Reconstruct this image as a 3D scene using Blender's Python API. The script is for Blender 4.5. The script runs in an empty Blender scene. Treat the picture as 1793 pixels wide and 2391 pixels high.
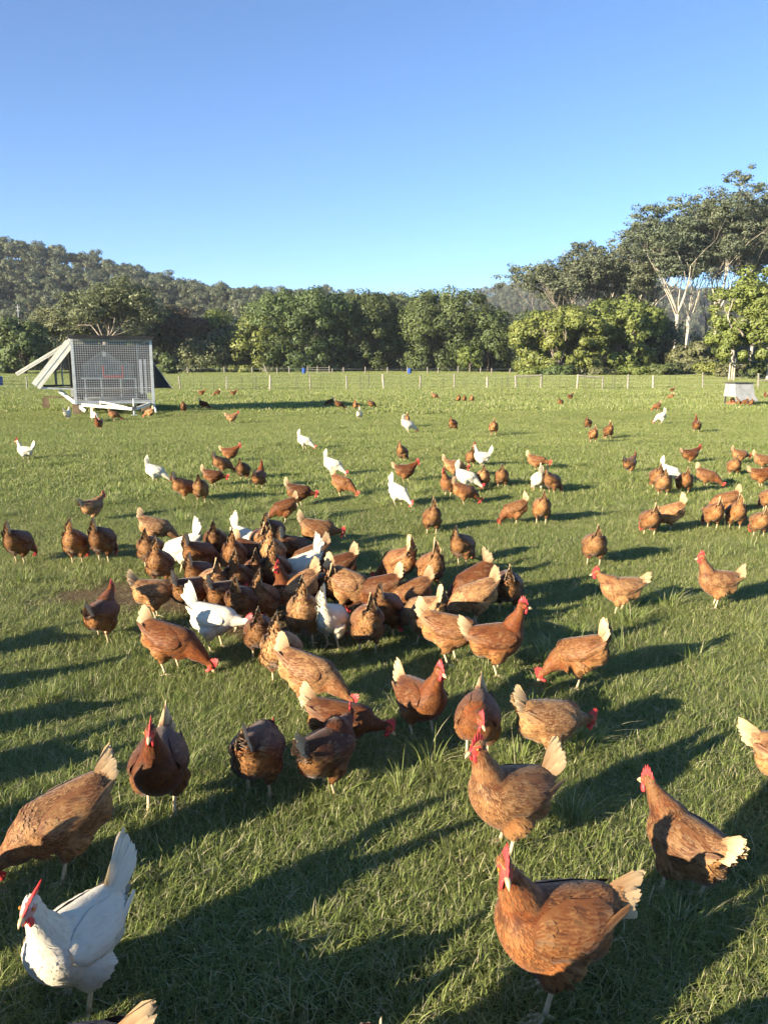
import bpy, math, random
import numpy as np
from mathutils import Vector, Matrix, Euler

# ------------------------------------------------------------------ camera, sky, sun, exposure
SC = bpy.context.scene
COL = SC.collection
CAM_H, F_PX, IMG_W, IMG_H = 1.55, 1800.0, 1793.0, 2391.0
PITCH = math.radians(10.5)                       # looking down
cam_data = bpy.data.cameras.new('camera')
cam_data.sensor_fit = 'VERTICAL'
cam_data.sensor_height = 24.0
cam_data.lens = 24.0 * F_PX / IMG_H
cam_data.clip_start, cam_data.clip_end = 0.05, 6000.0
cam = bpy.data.objects.new('camera', cam_data)
cam.location = (0, 0, CAM_H)
cam.rotation_euler = (math.pi / 2 - PITCH, 0, 0)
COL.objects.link(cam)
SC.camera = cam

SUN_EL = math.radians(15.5)
SHADOW_AZ = math.radians(39.0)                   # shadows fall to +x, turned this far towards +y
sun_to = Vector((-math.cos(SHADOW_AZ) * math.cos(SUN_EL), -math.sin(SHADOW_AZ) * math.cos(SUN_EL), math.sin(SUN_EL)))
world = bpy.data.worlds.new('World')
SC.world = world
world.use_nodes = True
wn, wl = world.node_tree.nodes, world.node_tree.links
wn.clear()
sky = wn.new('ShaderNodeTexSky')
sky.sky_type = 'NISHITA'
sky.sun_disc = False
sky.sun_elevation = SUN_EL
sky.sun_rotation = math.atan2(sun_to.x, sun_to.y) % (2 * math.pi)
sky.altitude = 0
sky.air_density, sky.dust_density, sky.ozone_density = 0.72, 0.0, 4.5
wb = wn.new('ShaderNodeBackground')
wb.inputs['Strength'].default_value = 0.088
wo = wn.new('ShaderNodeOutputWorld')
wl.new(sky.outputs[0], wb.inputs[0])
wl.new(wb.outputs[0], wo.inputs[0])
sun_data = bpy.data.lights.new('sun', 'SUN')
sun_data.energy = 5.0
sun_data.angle = math.radians(0.5)
sun_data.color = (1.0, 0.87, 0.66)
sun = bpy.data.objects.new('sun', sun_data)
sun.rotation_euler = sun_to.to_track_quat('Z', 'Y').to_euler()
sun.location = sun_to * 50
COL.objects.link(sun)
SC.view_settings.view_transform = 'Standard'
SC.view_settings.look = 'None'
SC.view_settings.gamma = 1.0
SC.view_settings.use_curve_mapping = False
SC.view_settings.exposure = 1.65
SC.render.engine = 'CYCLES'
SC.cycles.use_denoising = True
SC.cycles.use_adaptive_sampling = True
SC.cycles.adaptive_threshold = 0.03
SC.cycles.max_bounces = 4
SC.cycles.diffuse_bounces = 2
SC.cycles.transparent_max_bounces = 8
SC.cycles.caustics_reflective = False
SC.cycles.caustics_refractive = False

# ------------------------------------------------------------------ helpers
rng = np.random.default_rng(7)
random.seed(7)

def tag(o, label=None, cat=None, group=None, kind=None):
    if label: o['label'] = label
    if cat: o['category'] = cat
    if group: o['group'] = group
    if kind: o['kind'] = kind
    return o

def link(o, parent=None):
    COL.objects.link(o)
    if parent: o.parent = parent
    return o

def empty(name, loc=(0, 0, 0), rz=0.0, s=1.0):
    o = bpy.data.objects.new(name, None)
    o.empty_display_size = 0.1
    o.location = loc
    o.rotation_euler = (0, 0, rz)
    o.scale = (s, s, s)
    return link(o)

def mesh_from(name, V, F, mats=(), smooth=False, pat=None, mat_idx=None, nrm=None):
    """V (n,3); F either one (m,k) array or a list of such arrays / lists of tuples"""
    me = bpy.data.meshes.new(name)
    V = np.asarray(V, dtype=np.float32)
    if isinstance(F, np.ndarray): F = [F]
    loops, starts, tot = [], [], 0
    for f in F:
        f = np.asarray(f, dtype=np.int32)
        if f.size == 0: continue
        k = f.shape[1]
        loops.append(f.ravel())
        starts.append(np.arange(len(f), dtype=np.int32) * k + tot)
        tot += f.size
    L = np.concatenate(loops); S = np.concatenate(starts)
    me.vertices.add(len(V)); me.vertices.foreach_set('co', V.ravel())
    me.loops.add(len(L)); me.loops.foreach_set('vertex_index', L)
    me.polygons.add(len(S)); me.polygons.foreach_set('loop_start', S)
    me.update(calc_edges=True)
    me.validate()
    for m in mats: me.materials.append(m)
    if mat_idx is not None: me.polygons.foreach_set('material_index', np.asarray(mat_idx, dtype=np.int32))
    me.polygons.foreach_set('use_smooth', np.full(len(me.polygons), bool(smooth)))
    if pat is not None:
        a = me.color_attributes.new('pat', 'FLOAT_COLOR', 'POINT')
        a.data.foreach_set('color', np.asarray(pat, dtype=np.float32).ravel())
    if nrm is not None: me.normals_split_custom_set_from_vertices(np.asarray(nrm, float).tolist())
    return me

class MB:
    """collects simple pieces, builds one mesh"""
    def __init__(s): s.v, s.q, s.t, s.n, s.pat, s.nr = [], [], [], 0, [], []
    def add(s, V, quads=(), tris=(), pat=None, nrm=None):
        V = np.asarray(V, float)
        if len(quads): s.q.append(np.asarray(quads, int) + s.n)
        if len(tris): s.t.append(np.asarray(tris, int) + s.n)
        s.v.append(V); s.n += len(V)
        s.pat.append(np.zeros((len(V), 4)) if pat is None else np.broadcast_to(np.asarray(pat, float), (len(V), 4)))
        s.nr.append(np.zeros((len(V), 3)) if nrm is None else nrm)
        return s
    def box(s, c, d, rot=None):
        x, y, z = [0.5 * q for q in d]
        V = np.array([(-x,-y,-z),(x,-y,-z),(x,y,-z),(-x,y,-z),(-x,-y,z),(x,-y,z),(x,y,z),(-x,y,z)])
        if rot is not None: V = V @ np.array(rot).T
        return s.add(V + np.array(c), [(0,3,2,1),(4,5,6,7),(0,1,5,4),(1,2,6,5),(2,3,7,6),(3,0,4,7)])
    def bar(s, a, b, w, h, up=(0, 0, 1)):
        a, b = Vector(a), Vector(b); d = b - a; L = d.length; d.normalize()
        upv = Vector(up)
        if abs(d.dot(upv)) > 0.95: upv = Vector((0, 1, 0))
        sd = d.cross(upv).normalized(); u = sd.cross(d)
        return s.box((a + b) / 2, (L, w, h), np.array([d, sd, u]).T)
    def tube(s, P, R, n=6, cap=True, pat=None):
        V, q, t = tube_geo(P, R, n, cap)
        return s.add(V, q, t, pat)
    def build(s, name, mat, parent=None, smooth=False, pat=False):
        F = []
        if s.q: F.append(np.concatenate(s.q))
        if s.t: F.append(np.concatenate(s.t))
        me = mesh_from(name, np.concatenate(s.v), F, [mat] if mat else [], smooth, np.concatenate(s.pat) if pat else None)
        return link(bpy.data.objects.new(name, me), parent)

def frames(P):
    P = np.asarray(P, float)
    T = np.gradient(P, axis=0)
    T /= np.linalg.norm(T, axis=1)[:, None] + 1e-12
    up = np.array([0, 1.0, 0]) if abs(T[0][1]) < 0.8 else np.array([1.0, 0, 0])
    A = []
    for i in range(len(P)):
        a = up - T[i] * up.dot(T[i]); a /= np.linalg.norm(a) + 1e-12
        A.append(a); up = a
    A = np.array(A); B = np.cross(T, A)
    return T, A, B

def tube_geo(P, R, n=6, cap=True, R2=None):
    """rings round a path; R along A (side), R2 along B"""
    P = np.asarray(P, float); m = len(P)
    R = np.broadcast_to(np.asarray(R, float), (m,)); R2 = R if R2 is None else np.asarray(R2, float)
    T, A, B = frames(P)
    th = np.arange(n) * 2 * np.pi / n
    V = P[:, None] + A[:, None] * (R[:, None] * np.cos(th))[..., None] + B[:, None] * (R2[:, None] * np.sin(th))[..., None]
    V = V.reshape(-1, 3)
    q = []
    for i in range(m - 1):
        for j in range(n):
            k = (j + 1) % n
            q.append((i*n+j, i*n+k, (i+1)*n+k, (i+1)*n+j))
    t = []
    if cap:
        V = np.vstack([V, P[0], P[-1]])
        c0, c1 = m*n, m*n+1
        for j in range(n):
            k = (j + 1) % n
            t.append((c0, k, j)); t.append((c1, (m-1)*n+j, (m-1)*n+k))
    return V, q, t

def spline(P, n):
    """Catmull-Rom through the rows of P, n samples"""
    P = np.asarray(P, float)
    Q = np.vstack([2*P[0]-P[1], P, 2*P[-1]-P[-2]])
    t = np.linspace(0, len(P)-1 - 1e-9, n); i = t.astype(int); u = (t - i)[:, None]
    a, b, c, d = Q[i], Q[i+1], Q[i+2], Q[i+3]
    return 0.5*((2*b) + (c-a)*u + (2*a-5*b+4*c-d)*u**2 + (3*b-a-3*c+d)*u**3)

# ------------------------------------------------------------------ node material helpers
def mat_new(name, rough=0.7, color=(0.5, 0.5, 0.5), spec=0.3, metal=0.0):
    m = bpy.data.materials.new(name); m.use_nodes = True
    nt = m.node_tree; b = nt.nodes['Principled BSDF']
    b.inputs['Base Color'].default_value = (*color, 1)
    b.inputs['Roughness'].default_value = rough
    b.inputs['Specular IOR Level'].default_value = spec
    b.inputs['Metallic'].default_value = metal
    return m, nt, b

def nd(nt, typ, **kw):
    n = nt.nodes.new(typ)
    for k, v in kw.items():
        if k.startswith('i_'): n.inputs[int(k[2:]) if k[2:].isdigit() else k[2:]].default_value = v
        else: setattr(n, k, v)
    return n

def mix(nt, fac, a, b, blend='MIX'):
    n = nt.nodes.new('ShaderNodeMix'); n.data_type = 'RGBA'; n.blend_type = blend
    for sock, val in ((n.inputs[0], fac), (n.inputs[6], a), (n.inputs[7], b)):
        if isinstance(val, (int, float)): sock.default_value = val
        elif isinstance(val, tuple): sock.default_value = (*val[:3], 1)
        else: nt.links.new(val, sock)
    return n.outputs[2]

def math_n(nt, op, a, b=None, c=None, clamp=False):
    n = nt.nodes.new('ShaderNodeMath'); n.operation = op; n.use_clamp = clamp
    for i, v in enumerate((a, b, c)):
        if v is None: continue
        if isinstance(v, (int, float)): n.inputs[i].default_value = v
        else: nt.links.new(v, n.inputs[i])
    return n.outputs[0]

def ramp(nt, fac, stops, interp='LINEAR'):
    n = nt.nodes.new('ShaderNodeValToRGB'); n.color_ramp.interpolation = interp
    e = n.color_ramp.elements
    while len(e) > 1: e.remove(e[-1])
    e[0].position, e[0].color = stops[0][0], (*stops[0][1], 1)
    for p, c in stops[1:]:
        x = e.new(p); x.color = (*c, 1)
    nt.links.new(fac, n.inputs[0])
    return n.outputs[0]

def noise(nt, scale, detail=4, rough=0.55, vec=None, dist=0.0):
    n = nt.nodes.new('ShaderNodeTexNoise')
    n.inputs['Scale'].default_value = scale; n.inputs['Detail'].default_value = detail
    n.inputs['Roughness'].default_value = rough; n.inputs['Distortion'].default_value = dist
    if vec is not None: nt.links.new(vec, n.inputs['Vector'])
    return n.outputs[0]

def world_pos(nt):
    return nt.nodes.new('ShaderNodeNewGeometry').outputs['Position']

def obj_pos(nt):
    return nt.nodes.new('ShaderNodeTexCoord').outputs['Object']

def bump(nt, b, h, strength=0.3, dist=0.02):
    n = nt.nodes.new('ShaderNodeBump'); n.inputs['Strength'].default_value = strength; n.inputs['Distance'].default_value = dist
    nt.links.new(h, n.inputs['Height']); nt.links.new(n.outputs[0], b.inputs['Normal'])

def worn(name, c1, c2, scale=6, rough=0.7, metal=0.0, spec=0.3, bmp=0.2):
    """two-tone weathered surface"""
    m, nt, b = mat_new(name, rough, c1, spec, metal)
    p = obj_pos(nt)
    f = noise(nt, scale, 6, 0.65, p)
    f2 = noise(nt, scale * 7, 3, 0.6, p)
    k = math_n(nt, 'ADD', math_n(nt, 'MULTIPLY', f, 0.7), math_n(nt, 'MULTIPLY', f2, 0.3))
    nt.links.new(ramp(nt, k, [(0.38, c1), (0.62, c2)]), b.inputs['Base Color'])
    bump(nt, b, f2, bmp, 0.01)
    return m
# ------------------------------------------------------------------ ground
def vnoise(x, y, seed=0):
    """smooth value noise, numpy"""
    x, y = np.asarray(x, float), np.asarray(y, float)
    xi, yi = np.floor(x).astype(np.int64), np.floor(y).astype(np.int64)
    u, v = x - xi, y - yi
    u, v = u*u*(3-2*u), v*v*(3-2*v)
    def h(a, b):
        n = (a * 374761393 + b * 668265263 + seed * 974711) & 0x7fffffff
        n = ((n ^ (n >> 13)) * 1274126177) & 0x7fffffff
        return ((n ^ (n >> 16)) & 0xffff) / 65535.0
    return (h(xi, yi)*(1-u) + h(xi+1, yi)*u)*(1-v) + (h(xi, yi+1)*(1-u) + h(xi+1, yi+1)*u)*v

def gz(x, y):
    x, y = np.asarray(x, float), np.asarray(y, float)
    z = 0.05 * (vnoise(x / 1.7, y / 1.7, 3) - 0.5) + 0.03 * (vnoise(x / 0.5, y / 0.5, 5) - 0.5)
    far = np.clip((y - 9) / 15, 0, 1)
    z = z + far * 0.22 * (vnoise(x / 9, y / 7, 9) - 0.5)
    t = np.clip((y - 58) / 100, 0, 1.6)
    z = z + 1.05 * t * np.clip(1.3 - 0.3 * t, 0.5, 2)
    return z

def at(px, py):
    """the ground point that the photograph shows at a pixel (full-size photograph pixels)"""
    a = math.atan((py - IMG_H / 2) / F_PX) + PITCH
    d = CAM_H / math.tan(a)
    z = 0.0
    for _ in range(12):
        depth = d * math.cos(PITCH) + (CAM_H - z) * math.sin(PITCH)
        X = (px - IMG_W / 2) / F_PX * depth
        z = float(gz(X, d))
        d = 0.5 * d + 0.5 * (CAM_H - z) / math.tan(a)
    return Vector((X, d, float(gz(X, d))))

def on_ground(px, Y):
    """ground point at distance Y seen in pixel column px"""
    depth = Y * math.cos(PITCH) + CAM_H * math.sin(PITCH)
    X = (px - IMG_W / 2) / F_PX * depth
    return Vector((X, Y, float(gz(X, Y))))

BARE = at(395, 1400)                       # scratched feeding patch in the middle of the flock
BARE2 = at(640, 1470)
def bare_mask(x, y):
    w = 0.35 * (vnoise(x / 0.22, y / 0.22, 21) - 0.5)
    a = np.hypot((x - BARE.x + 0.12) / 1.05, (y - BARE.y - 0.05) / 0.55) + w
    b = np.hypot((x - BARE2.x) / 0.85, (y - BARE2.y - 0.15) / 0.65) + w
    return np.clip(1.35 - np.minimum(a, b), 0, 1)

ys = np.concatenate([np.arange(-12, 0.6, 1.2), np.arange(0.6, 10, 0.12), np.arange(10, 30, 0.5), np.arange(30, 90, 2), np.geomspace(90, 4000, 40)])
xu = np.linspace(-1, 1, 161)
GX = np.array([xu * (7 + abs(y) * 1.6) for y in ys]); GY = np.repeat(ys[:, None], 161, 1)
GZ = gz(GX, GY)
V = np.stack([GX, GY, GZ], -1).reshape(-1, 3)
idx = np.arange(len(V)).reshape(len(ys), 161)
F = np.stack([idx[:-1, :-1], idx[:-1, 1:], idx[1:, 1:], idx[1:, :-1]], -1).reshape(-1, 4)
bm_attr = np.c_[bare_mask(V[:, 0], V[:, 1]), np.zeros((len(V), 2)), np.ones(len(V))]
M_GROUND, nt, b = mat_new('pasture_soil', 0.95, (0.1, 0.1, 0.04), 0.1)
p = world_pos(nt)
att = nt.nodes.new('ShaderNodeVertexColor'); att.layer_name = 'pat'
sep = nt.nodes.new('ShaderNodeSeparateColor'); nt.links.new(att.outputs[0], sep.inputs[0])
n1, n2, n3 = noise(nt, 0.35, 5, 0.6, p), noise(nt, 6, 5, 0.65, p), noise(nt, 90, 3, 0.6, p)
grassy = mix(nt, n2, (0.045, 0.060, 0.016), (0.105, 0.110, 0.030))
grassy = mix(nt, n1, grassy, (0.11, 0.125, 0.034))
soil = mix(nt, n3, (0.055, 0.036, 0.020), (0.19, 0.125, 0.068))
nt.links.new(mix(nt, sep.outputs[0], grassy, soil), b.inputs['Base Color'])
bump(nt, b, n3, 0.6, 0.03)
ground = link(bpy.data.objects.new('ground', mesh_from('ground', V, F, [M_GROUND], True, bm_attr)))
tag(ground, 'green pasture ground', None, None, 'structure')

# ------------------------------------------------------------------ grass (uncountable: instanced patches)
def grass_mat(name, c_lo, c_hi, straw, straw_amt):
    m, nt, b = mat_new(name, 0.55, c_hi, 0.25)
    p = world_pos(nt)
    at_ = nt.nodes.new('ShaderNodeVertexColor'); at_.layer_name = 'pat'
    sp = nt.nodes.new('ShaderNodeSeparateColor'); nt.links.new(at_.outputs[0], sp.inputs[0])
    along, rnd, dry = sp.outputs[0], sp.outputs[1], sp.outputs[2]
    c = mix(nt, rnd, c_lo, c_hi)
    big = noise(nt, 0.55, 4, 0.6, p)
    mr = nt.nodes.new('ShaderNodeMapRange'); mr.inputs[1].default_value, mr.inputs[2].default_value = 0.35, 0.68
    nt.links.new(big, mr.inputs[0])
    c = mix(nt, math_n(nt, 'MULTIPLY', mr.outputs[0], 0.5), c, (0.345, 0.37, 0.115))
    c = mix(nt, math_n(nt, 'MULTIPLY', math_n(nt, 'GREATER_THAN', dry, 1.0 - straw_amt), 0.85), c, straw)
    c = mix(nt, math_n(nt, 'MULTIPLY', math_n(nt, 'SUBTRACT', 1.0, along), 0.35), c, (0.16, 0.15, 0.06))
    nt.links.new(c, b.inputs['Base Color'])
    tr = nt.nodes.new('ShaderNodeBsdfTranslucent'); nt.links.new(mix(nt, 0.4, c, (0.20, 0.24, 0.03)), tr.inputs['Color'])
    mx = nt.nodes.new('ShaderNodeMixShader'); mx.inputs[0].default_value = 0.28
    out = nt.nodes['Material Output']
    nt.links.new(b.outputs[0], mx.inputs[1]); nt.links.new(tr.outputs[0], mx.inputs[2]); nt.links.new(mx.outputs[0], out.inputs[0])
    return m
M_GRASS = grass_mat('grass_blades', (0.100, 0.152, 0.033), (0.285, 0.352, 0.095), (0.56, 0.50, 0.30), 0.19)
M_TUSSOCK = grass_mat('tussock_blades', (0.115, 0.19, 0.038), (0.29, 0.375, 0.095), (0.56, 0.50, 0.30), 0.22)
M_GRASS_FAR = grass_mat('far_grass_blades', (0.130, 0.185, 0.042), (0.31, 0.38, 0.105), (0.54, 0.49, 0.29), 0.15)
M_STRAW = grass_mat('straw', (0.30, 0.24, 0.12), (0.45, 0.37, 0.2), (0.5, 0.42, 0.24), 0.5)

def blades(n, size, hmin, hmax, w, bend, r, shape='square', segs=3, flat=0.0):
    """n blades in a patch of the given size; returns verts, quads, tris, pat"""
    if shape == 'square': bx, by = r.uniform(-size/2, size/2, n), r.uniform(-size/2, size/2, n)
    else:
        a, q = r.uniform(0, 2*np.pi, n), size/2 * np.sqrt(r.random(n)); bx, by = q*np.cos(a), q*np.sin(a)
    h = r.uniform(hmin, hmax, n) * (0.65 + 0.5 * r.random(n))
    az = r.uniform(0, 2*np.pi, n)
    if shape != 'square': az = np.arctan2(by, bx) + r.normal(0, 0.7, n)
    bd = bend * r.uniform(0.2, 1.5, n)
    ww = w * r.uniform(0.6, 1.3, n)
    fa = az + np.pi/2 + r.normal(0, 0.5, n)
    rows = segs + 1
    V = np.zeros((n, 2*segs + 1, 3)); pt = np.zeros((n, 2*segs + 1, 4)); rd, dry = r.random(n), r.random(n)
    for k in range(rows):
        t = k / segs
        out = h * bd * t ** 1.8
        zz = h * (t - 0.32 * bd * t ** 2.2) * (1 - flat)
        cx, cy = bx + np.cos(az)*out, by + np.sin(az)*out
        wd = ww * (1 - 0.75 * t ** 1.5) * 0.5
        if k < segs:
            V[:, 2*k] = np.c_[cx - np.cos(fa)*wd, cy - np.sin(fa)*wd, zz]; V[:, 2*k+1] = np.c_[cx + np.cos(fa)*wd, cy + np.sin(fa)*wd, zz]
            pt[:, 2*k:2*k+2, 0] = t
        else:
            V[:, 2*k] = np.c_[cx, cy, zz]; pt[:, 2*k, 0] = 1
    pt[..., 1] = rd[:, None]; pt[..., 2] = dry[:, None]; pt[..., 3] = 1
    q = [(2*k, 2*k+1, 2*k+3, 2*k+2) for k in range(segs-1)]
    t = [(2*segs-2, 2*segs-1, 2*segs)]
    off = (np.arange(n) * (2*segs+1))[:, None, None]
    return V.reshape(-1, 3), (np.array(q)[None] + off).reshape(-1, 4) if q else np.zeros((0, 4), int), (np.array(t)[None] + off).reshape(-1, 3), pt.reshape(-1, 4)

def source(colname, variants):
    """unlinked collection of patch meshes for the scatter nodes"""
    c = bpy.data.collections.new(colname)
    for i, (V, q, t, pt, m) in enumerate(variants):
        me = mesh_from('%s_%d' % (colname, i), V, [q, t], [m], True, pt)
        c.objects.link(bpy.data.objects.new('%s_%02d' % (colname, i), me))
    return c

def scatter(name, coll, P, rot, scl, idx, kind='stuff', label=None):
    """one object whose points carry instances of the meshes in coll"""
    me = bpy.data.meshes.new(name)
    n = len(P)
    me.vertices.add(n); me.vertices.foreach_set('co', np.asarray(P, np.float32).ravel())
    for nm, typ, arr, key in (('rot', 'FLOAT_VECTOR', rot, 'vector'), ('scl', 'FLOAT_VECTOR', scl, 'vector'), ('vid', 'INT', idx, 'value')):
        a = me.attributes.new(nm, typ, 'POINT')
        a.data.foreach_set(key, np.asarray(arr, np.int32 if typ == 'INT' else np.float32).ravel())
    o = link(bpy.data.objects.new(name, me))
    g = bpy.data.node_groups.new(name + '_nodes', 'GeometryNodeTree')
    g.interface.new_socket('Geometry', in_out='INPUT', socket_type='NodeSocketGeometry')
    g.interface.new_socket('Geometry', in_out='OUTPUT', socket_type='NodeSocketGeometry')
    N, L = g.nodes, g.links
    gi, go = N.new('NodeGroupInput'), N.new('NodeGroupOutput')
    ci = N.new('GeometryNodeCollectionInfo'); ci.inputs['Collection'].default_value = coll
    ci.inputs['Separate Children'].default_value = True; ci.inputs['Reset Children'].default_value = True
    ip = N.new('GeometryNodeInstanceOnPoints'); ip.inputs['Pick Instance'].default_value = True
    def attr(nm, dt):
        a = N.new('GeometryNodeInputNamedAttribute'); a.data_type = dt; a.inputs['Name'].default_value = nm
        return a.outputs['Attribute']
    L.new(gi.outputs[0], ip.inputs['Points'])
    L.new(ci.outputs[0], ip.inputs['Instance'])
    L.new(attr('vid', 'INT'), ip.inputs['Instance Index'])
    e2r = N.new('FunctionNodeEulerToRotation'); L.new(attr('rot', 'FLOAT_VECTOR'), e2r.inputs[0])
    L.new(e2r.outputs[0], ip.inputs['Rotation'])
    L.new(attr('scl', 'FLOAT_VECTOR'), ip.inputs['Scale'])
    L.new(ip.outputs[0], go.inputs[0])
    md = o.modifiers.new('scatter', 'NODES'); md.node_group = g
    if label: o['label'] = label
    o['kind'] = kind
    return o

def field_points(y0, y1, step, r, margin=1.6, k=0.56):
    out = []
    y = y0
    while y < y1:
        hw = k * y + margin
        x = np.arange(-hw, hw, step) + r.uniform(-step, step)
        out.append(np.c_[x + r.uniform(-0.5, 0.5, len(x)) * step, y + r.uniform(-0.5, 0.5, len(x)) * step])
        y += step
    return np.concatenate(out)

gr = np.random.default_rng(42)
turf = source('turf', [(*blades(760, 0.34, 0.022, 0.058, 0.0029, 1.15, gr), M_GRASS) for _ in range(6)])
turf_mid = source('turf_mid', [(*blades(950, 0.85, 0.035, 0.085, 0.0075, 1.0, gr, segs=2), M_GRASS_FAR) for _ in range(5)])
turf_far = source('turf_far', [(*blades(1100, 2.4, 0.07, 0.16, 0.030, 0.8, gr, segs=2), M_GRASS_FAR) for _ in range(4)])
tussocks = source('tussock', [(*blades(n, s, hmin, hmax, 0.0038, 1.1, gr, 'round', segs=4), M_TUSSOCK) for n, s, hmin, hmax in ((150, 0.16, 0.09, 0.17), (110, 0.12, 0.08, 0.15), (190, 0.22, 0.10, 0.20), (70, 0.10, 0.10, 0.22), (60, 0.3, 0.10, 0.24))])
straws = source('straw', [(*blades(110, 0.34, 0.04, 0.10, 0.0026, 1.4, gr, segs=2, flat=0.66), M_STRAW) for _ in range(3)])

def lay(name, coll, P, smin, smax, nvar, zoff=0.0, squash=(0.8, 1.25), label=None):
    n = len(P); s = gr.uniform(smin, smax, n)
    rot = np.zeros((n, 3)); rot[:, 2] = gr.uniform(0, 6.283, n)
    z = gz(P[:, 0], P[:, 1]) + zoff
    return scatter(name, coll, np.c_[P, z], rot, np.c_[s, s, s * gr.uniform(*squash, n)], gr.integers(0, nvar, n), 'stuff', label)

P = field_points(0.75, 9.5, 0.15, gr)
bmk = bare_mask(P[:, 0], P[:, 1])
keep = gr.random(len(P)) > bmk * 1.25
thick = vnoise(P[:, 0] / 0.6, P[:, 1] / 0.6, 31)
keep &= gr.random(len(P)) < 0.80 + 0.4 * thick
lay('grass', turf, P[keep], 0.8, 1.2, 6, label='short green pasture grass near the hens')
S = field_points(0.9, 9, 0.30, gr); bs = bare_mask(S[:, 0], S[:, 1])
lay('straw_litter', straws, S[gr.random(len(S)) < 0.30 + 1.1 * bs], 0.8, 1.2, 3, 0.004, label='scattered dry straw between the grass blades')
P = field_points(9.2, 30, 0.42, gr)
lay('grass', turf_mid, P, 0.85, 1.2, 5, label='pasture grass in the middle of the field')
P = field_points(29, 175, 1.45, gr, 6, 0.66)
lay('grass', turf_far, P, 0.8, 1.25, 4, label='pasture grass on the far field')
P = field_points(1.1, 22, 0.36, gr)
tn = vnoise(P[:, 0] / 0.9, P[:, 1] / 0.9, 77)
keep = (gr.random(len(P)) < 0.07 + 0.95 * np.clip((tn - 0.52) / 0.3, 0, 1)) & (bare_mask(P[:, 0], P[:, 1]) < 0.35)
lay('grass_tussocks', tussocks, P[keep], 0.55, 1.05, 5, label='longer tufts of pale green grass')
# ------------------------------------------------------------------ trees
def leaf_mat(name, lo, hi, trans=0.25, rough=0.5):
    m, nt, b = mat_new(name, rough, hi, 0.25)
    at_ = nt.nodes.new('ShaderNodeVertexColor'); at_.layer_name = 'pat'
    sp = nt.nodes.new('ShaderNodeSeparateColor'); nt.links.new(at_.outputs[0], sp.inputs[0])
    c = mix(nt, sp.outputs[0], lo, hi)
    oi = nt.nodes.new('ShaderNodeObjectInfo')
    hs = nt.nodes.new('ShaderNodeHueSaturation'); nt.links.new(c, hs.inputs['Color'])
    nt.links.new(math_n(nt, 'ADD', 0.485, math_n(nt, 'MULTIPLY', oi.outputs['Random'], 0.03)), hs.inputs['Hue'])
    nt.links.new(math_n(nt, 'ADD', 0.75, math_n(nt, 'MULTIPLY', sp.outputs[1], 0.5)), hs.inputs['Value'])
    nt.links.new(hs.outputs[0], b.inputs['Base Color'])
    tr = nt.nodes.new('ShaderNodeBsdfTranslucent'); nt.links.new(hs.outputs[0], tr.inputs['Color'])
    mx = nt.nodes.new('ShaderNodeMixShader'); mx.inputs[0].default_value = trans
    nt.links.new(b.outputs[0], mx.inputs[1]); nt.links.new(tr.outputs[0], mx.inputs[2])
    nt.links.new(mx.outputs[0], nt.nodes['Material Output'].inputs[0])
    return m
L_CAMPHOR = leaf_mat('camphor_leaves', (0.07, 0.1, 0.036), (0.15, 0.19, 0.066))
L_LIGHT = leaf_mat('light_green_leaves', (0.13, 0.165, 0.04), (0.245, 0.275, 0.075))
L_GUM = leaf_mat('gum_leaves', (0.11, 0.13, 0.078), (0.21, 0.23, 0.135))
L_OLIVE = leaf_mat('olive_leaves', (0.105, 0.118, 0.052), (0.2, 0.205, 0.095))
L_DARK = leaf_mat('dark_leaves', (0.045, 0.066, 0.034), (0.1, 0.13, 0.056))
L_BUSH = leaf_mat('forest_leaves', (0.078, 0.094, 0.052), (0.150, 0.162, 0.085))
L_RUST = leaf_mat('rusty_leaves', (0.12, 0.085, 0.05), (0.21, 0.15, 0.085))
B_PALE = worn('pale_gum_bark', (0.34, 0.28, 0.21), (0.56, 0.50, 0.40), 1.5, 0.8)
B_GREY = worn('grey_bark', (0.16, 0.13, 0.10), (0.34, 0.29, 0.23), 2.5, 0.9)
B_DARK = worn('dark_bark', (0.035, 0.028, 0.022), (0.09, 0.07, 0.055), 2.5, 0.9)

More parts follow.
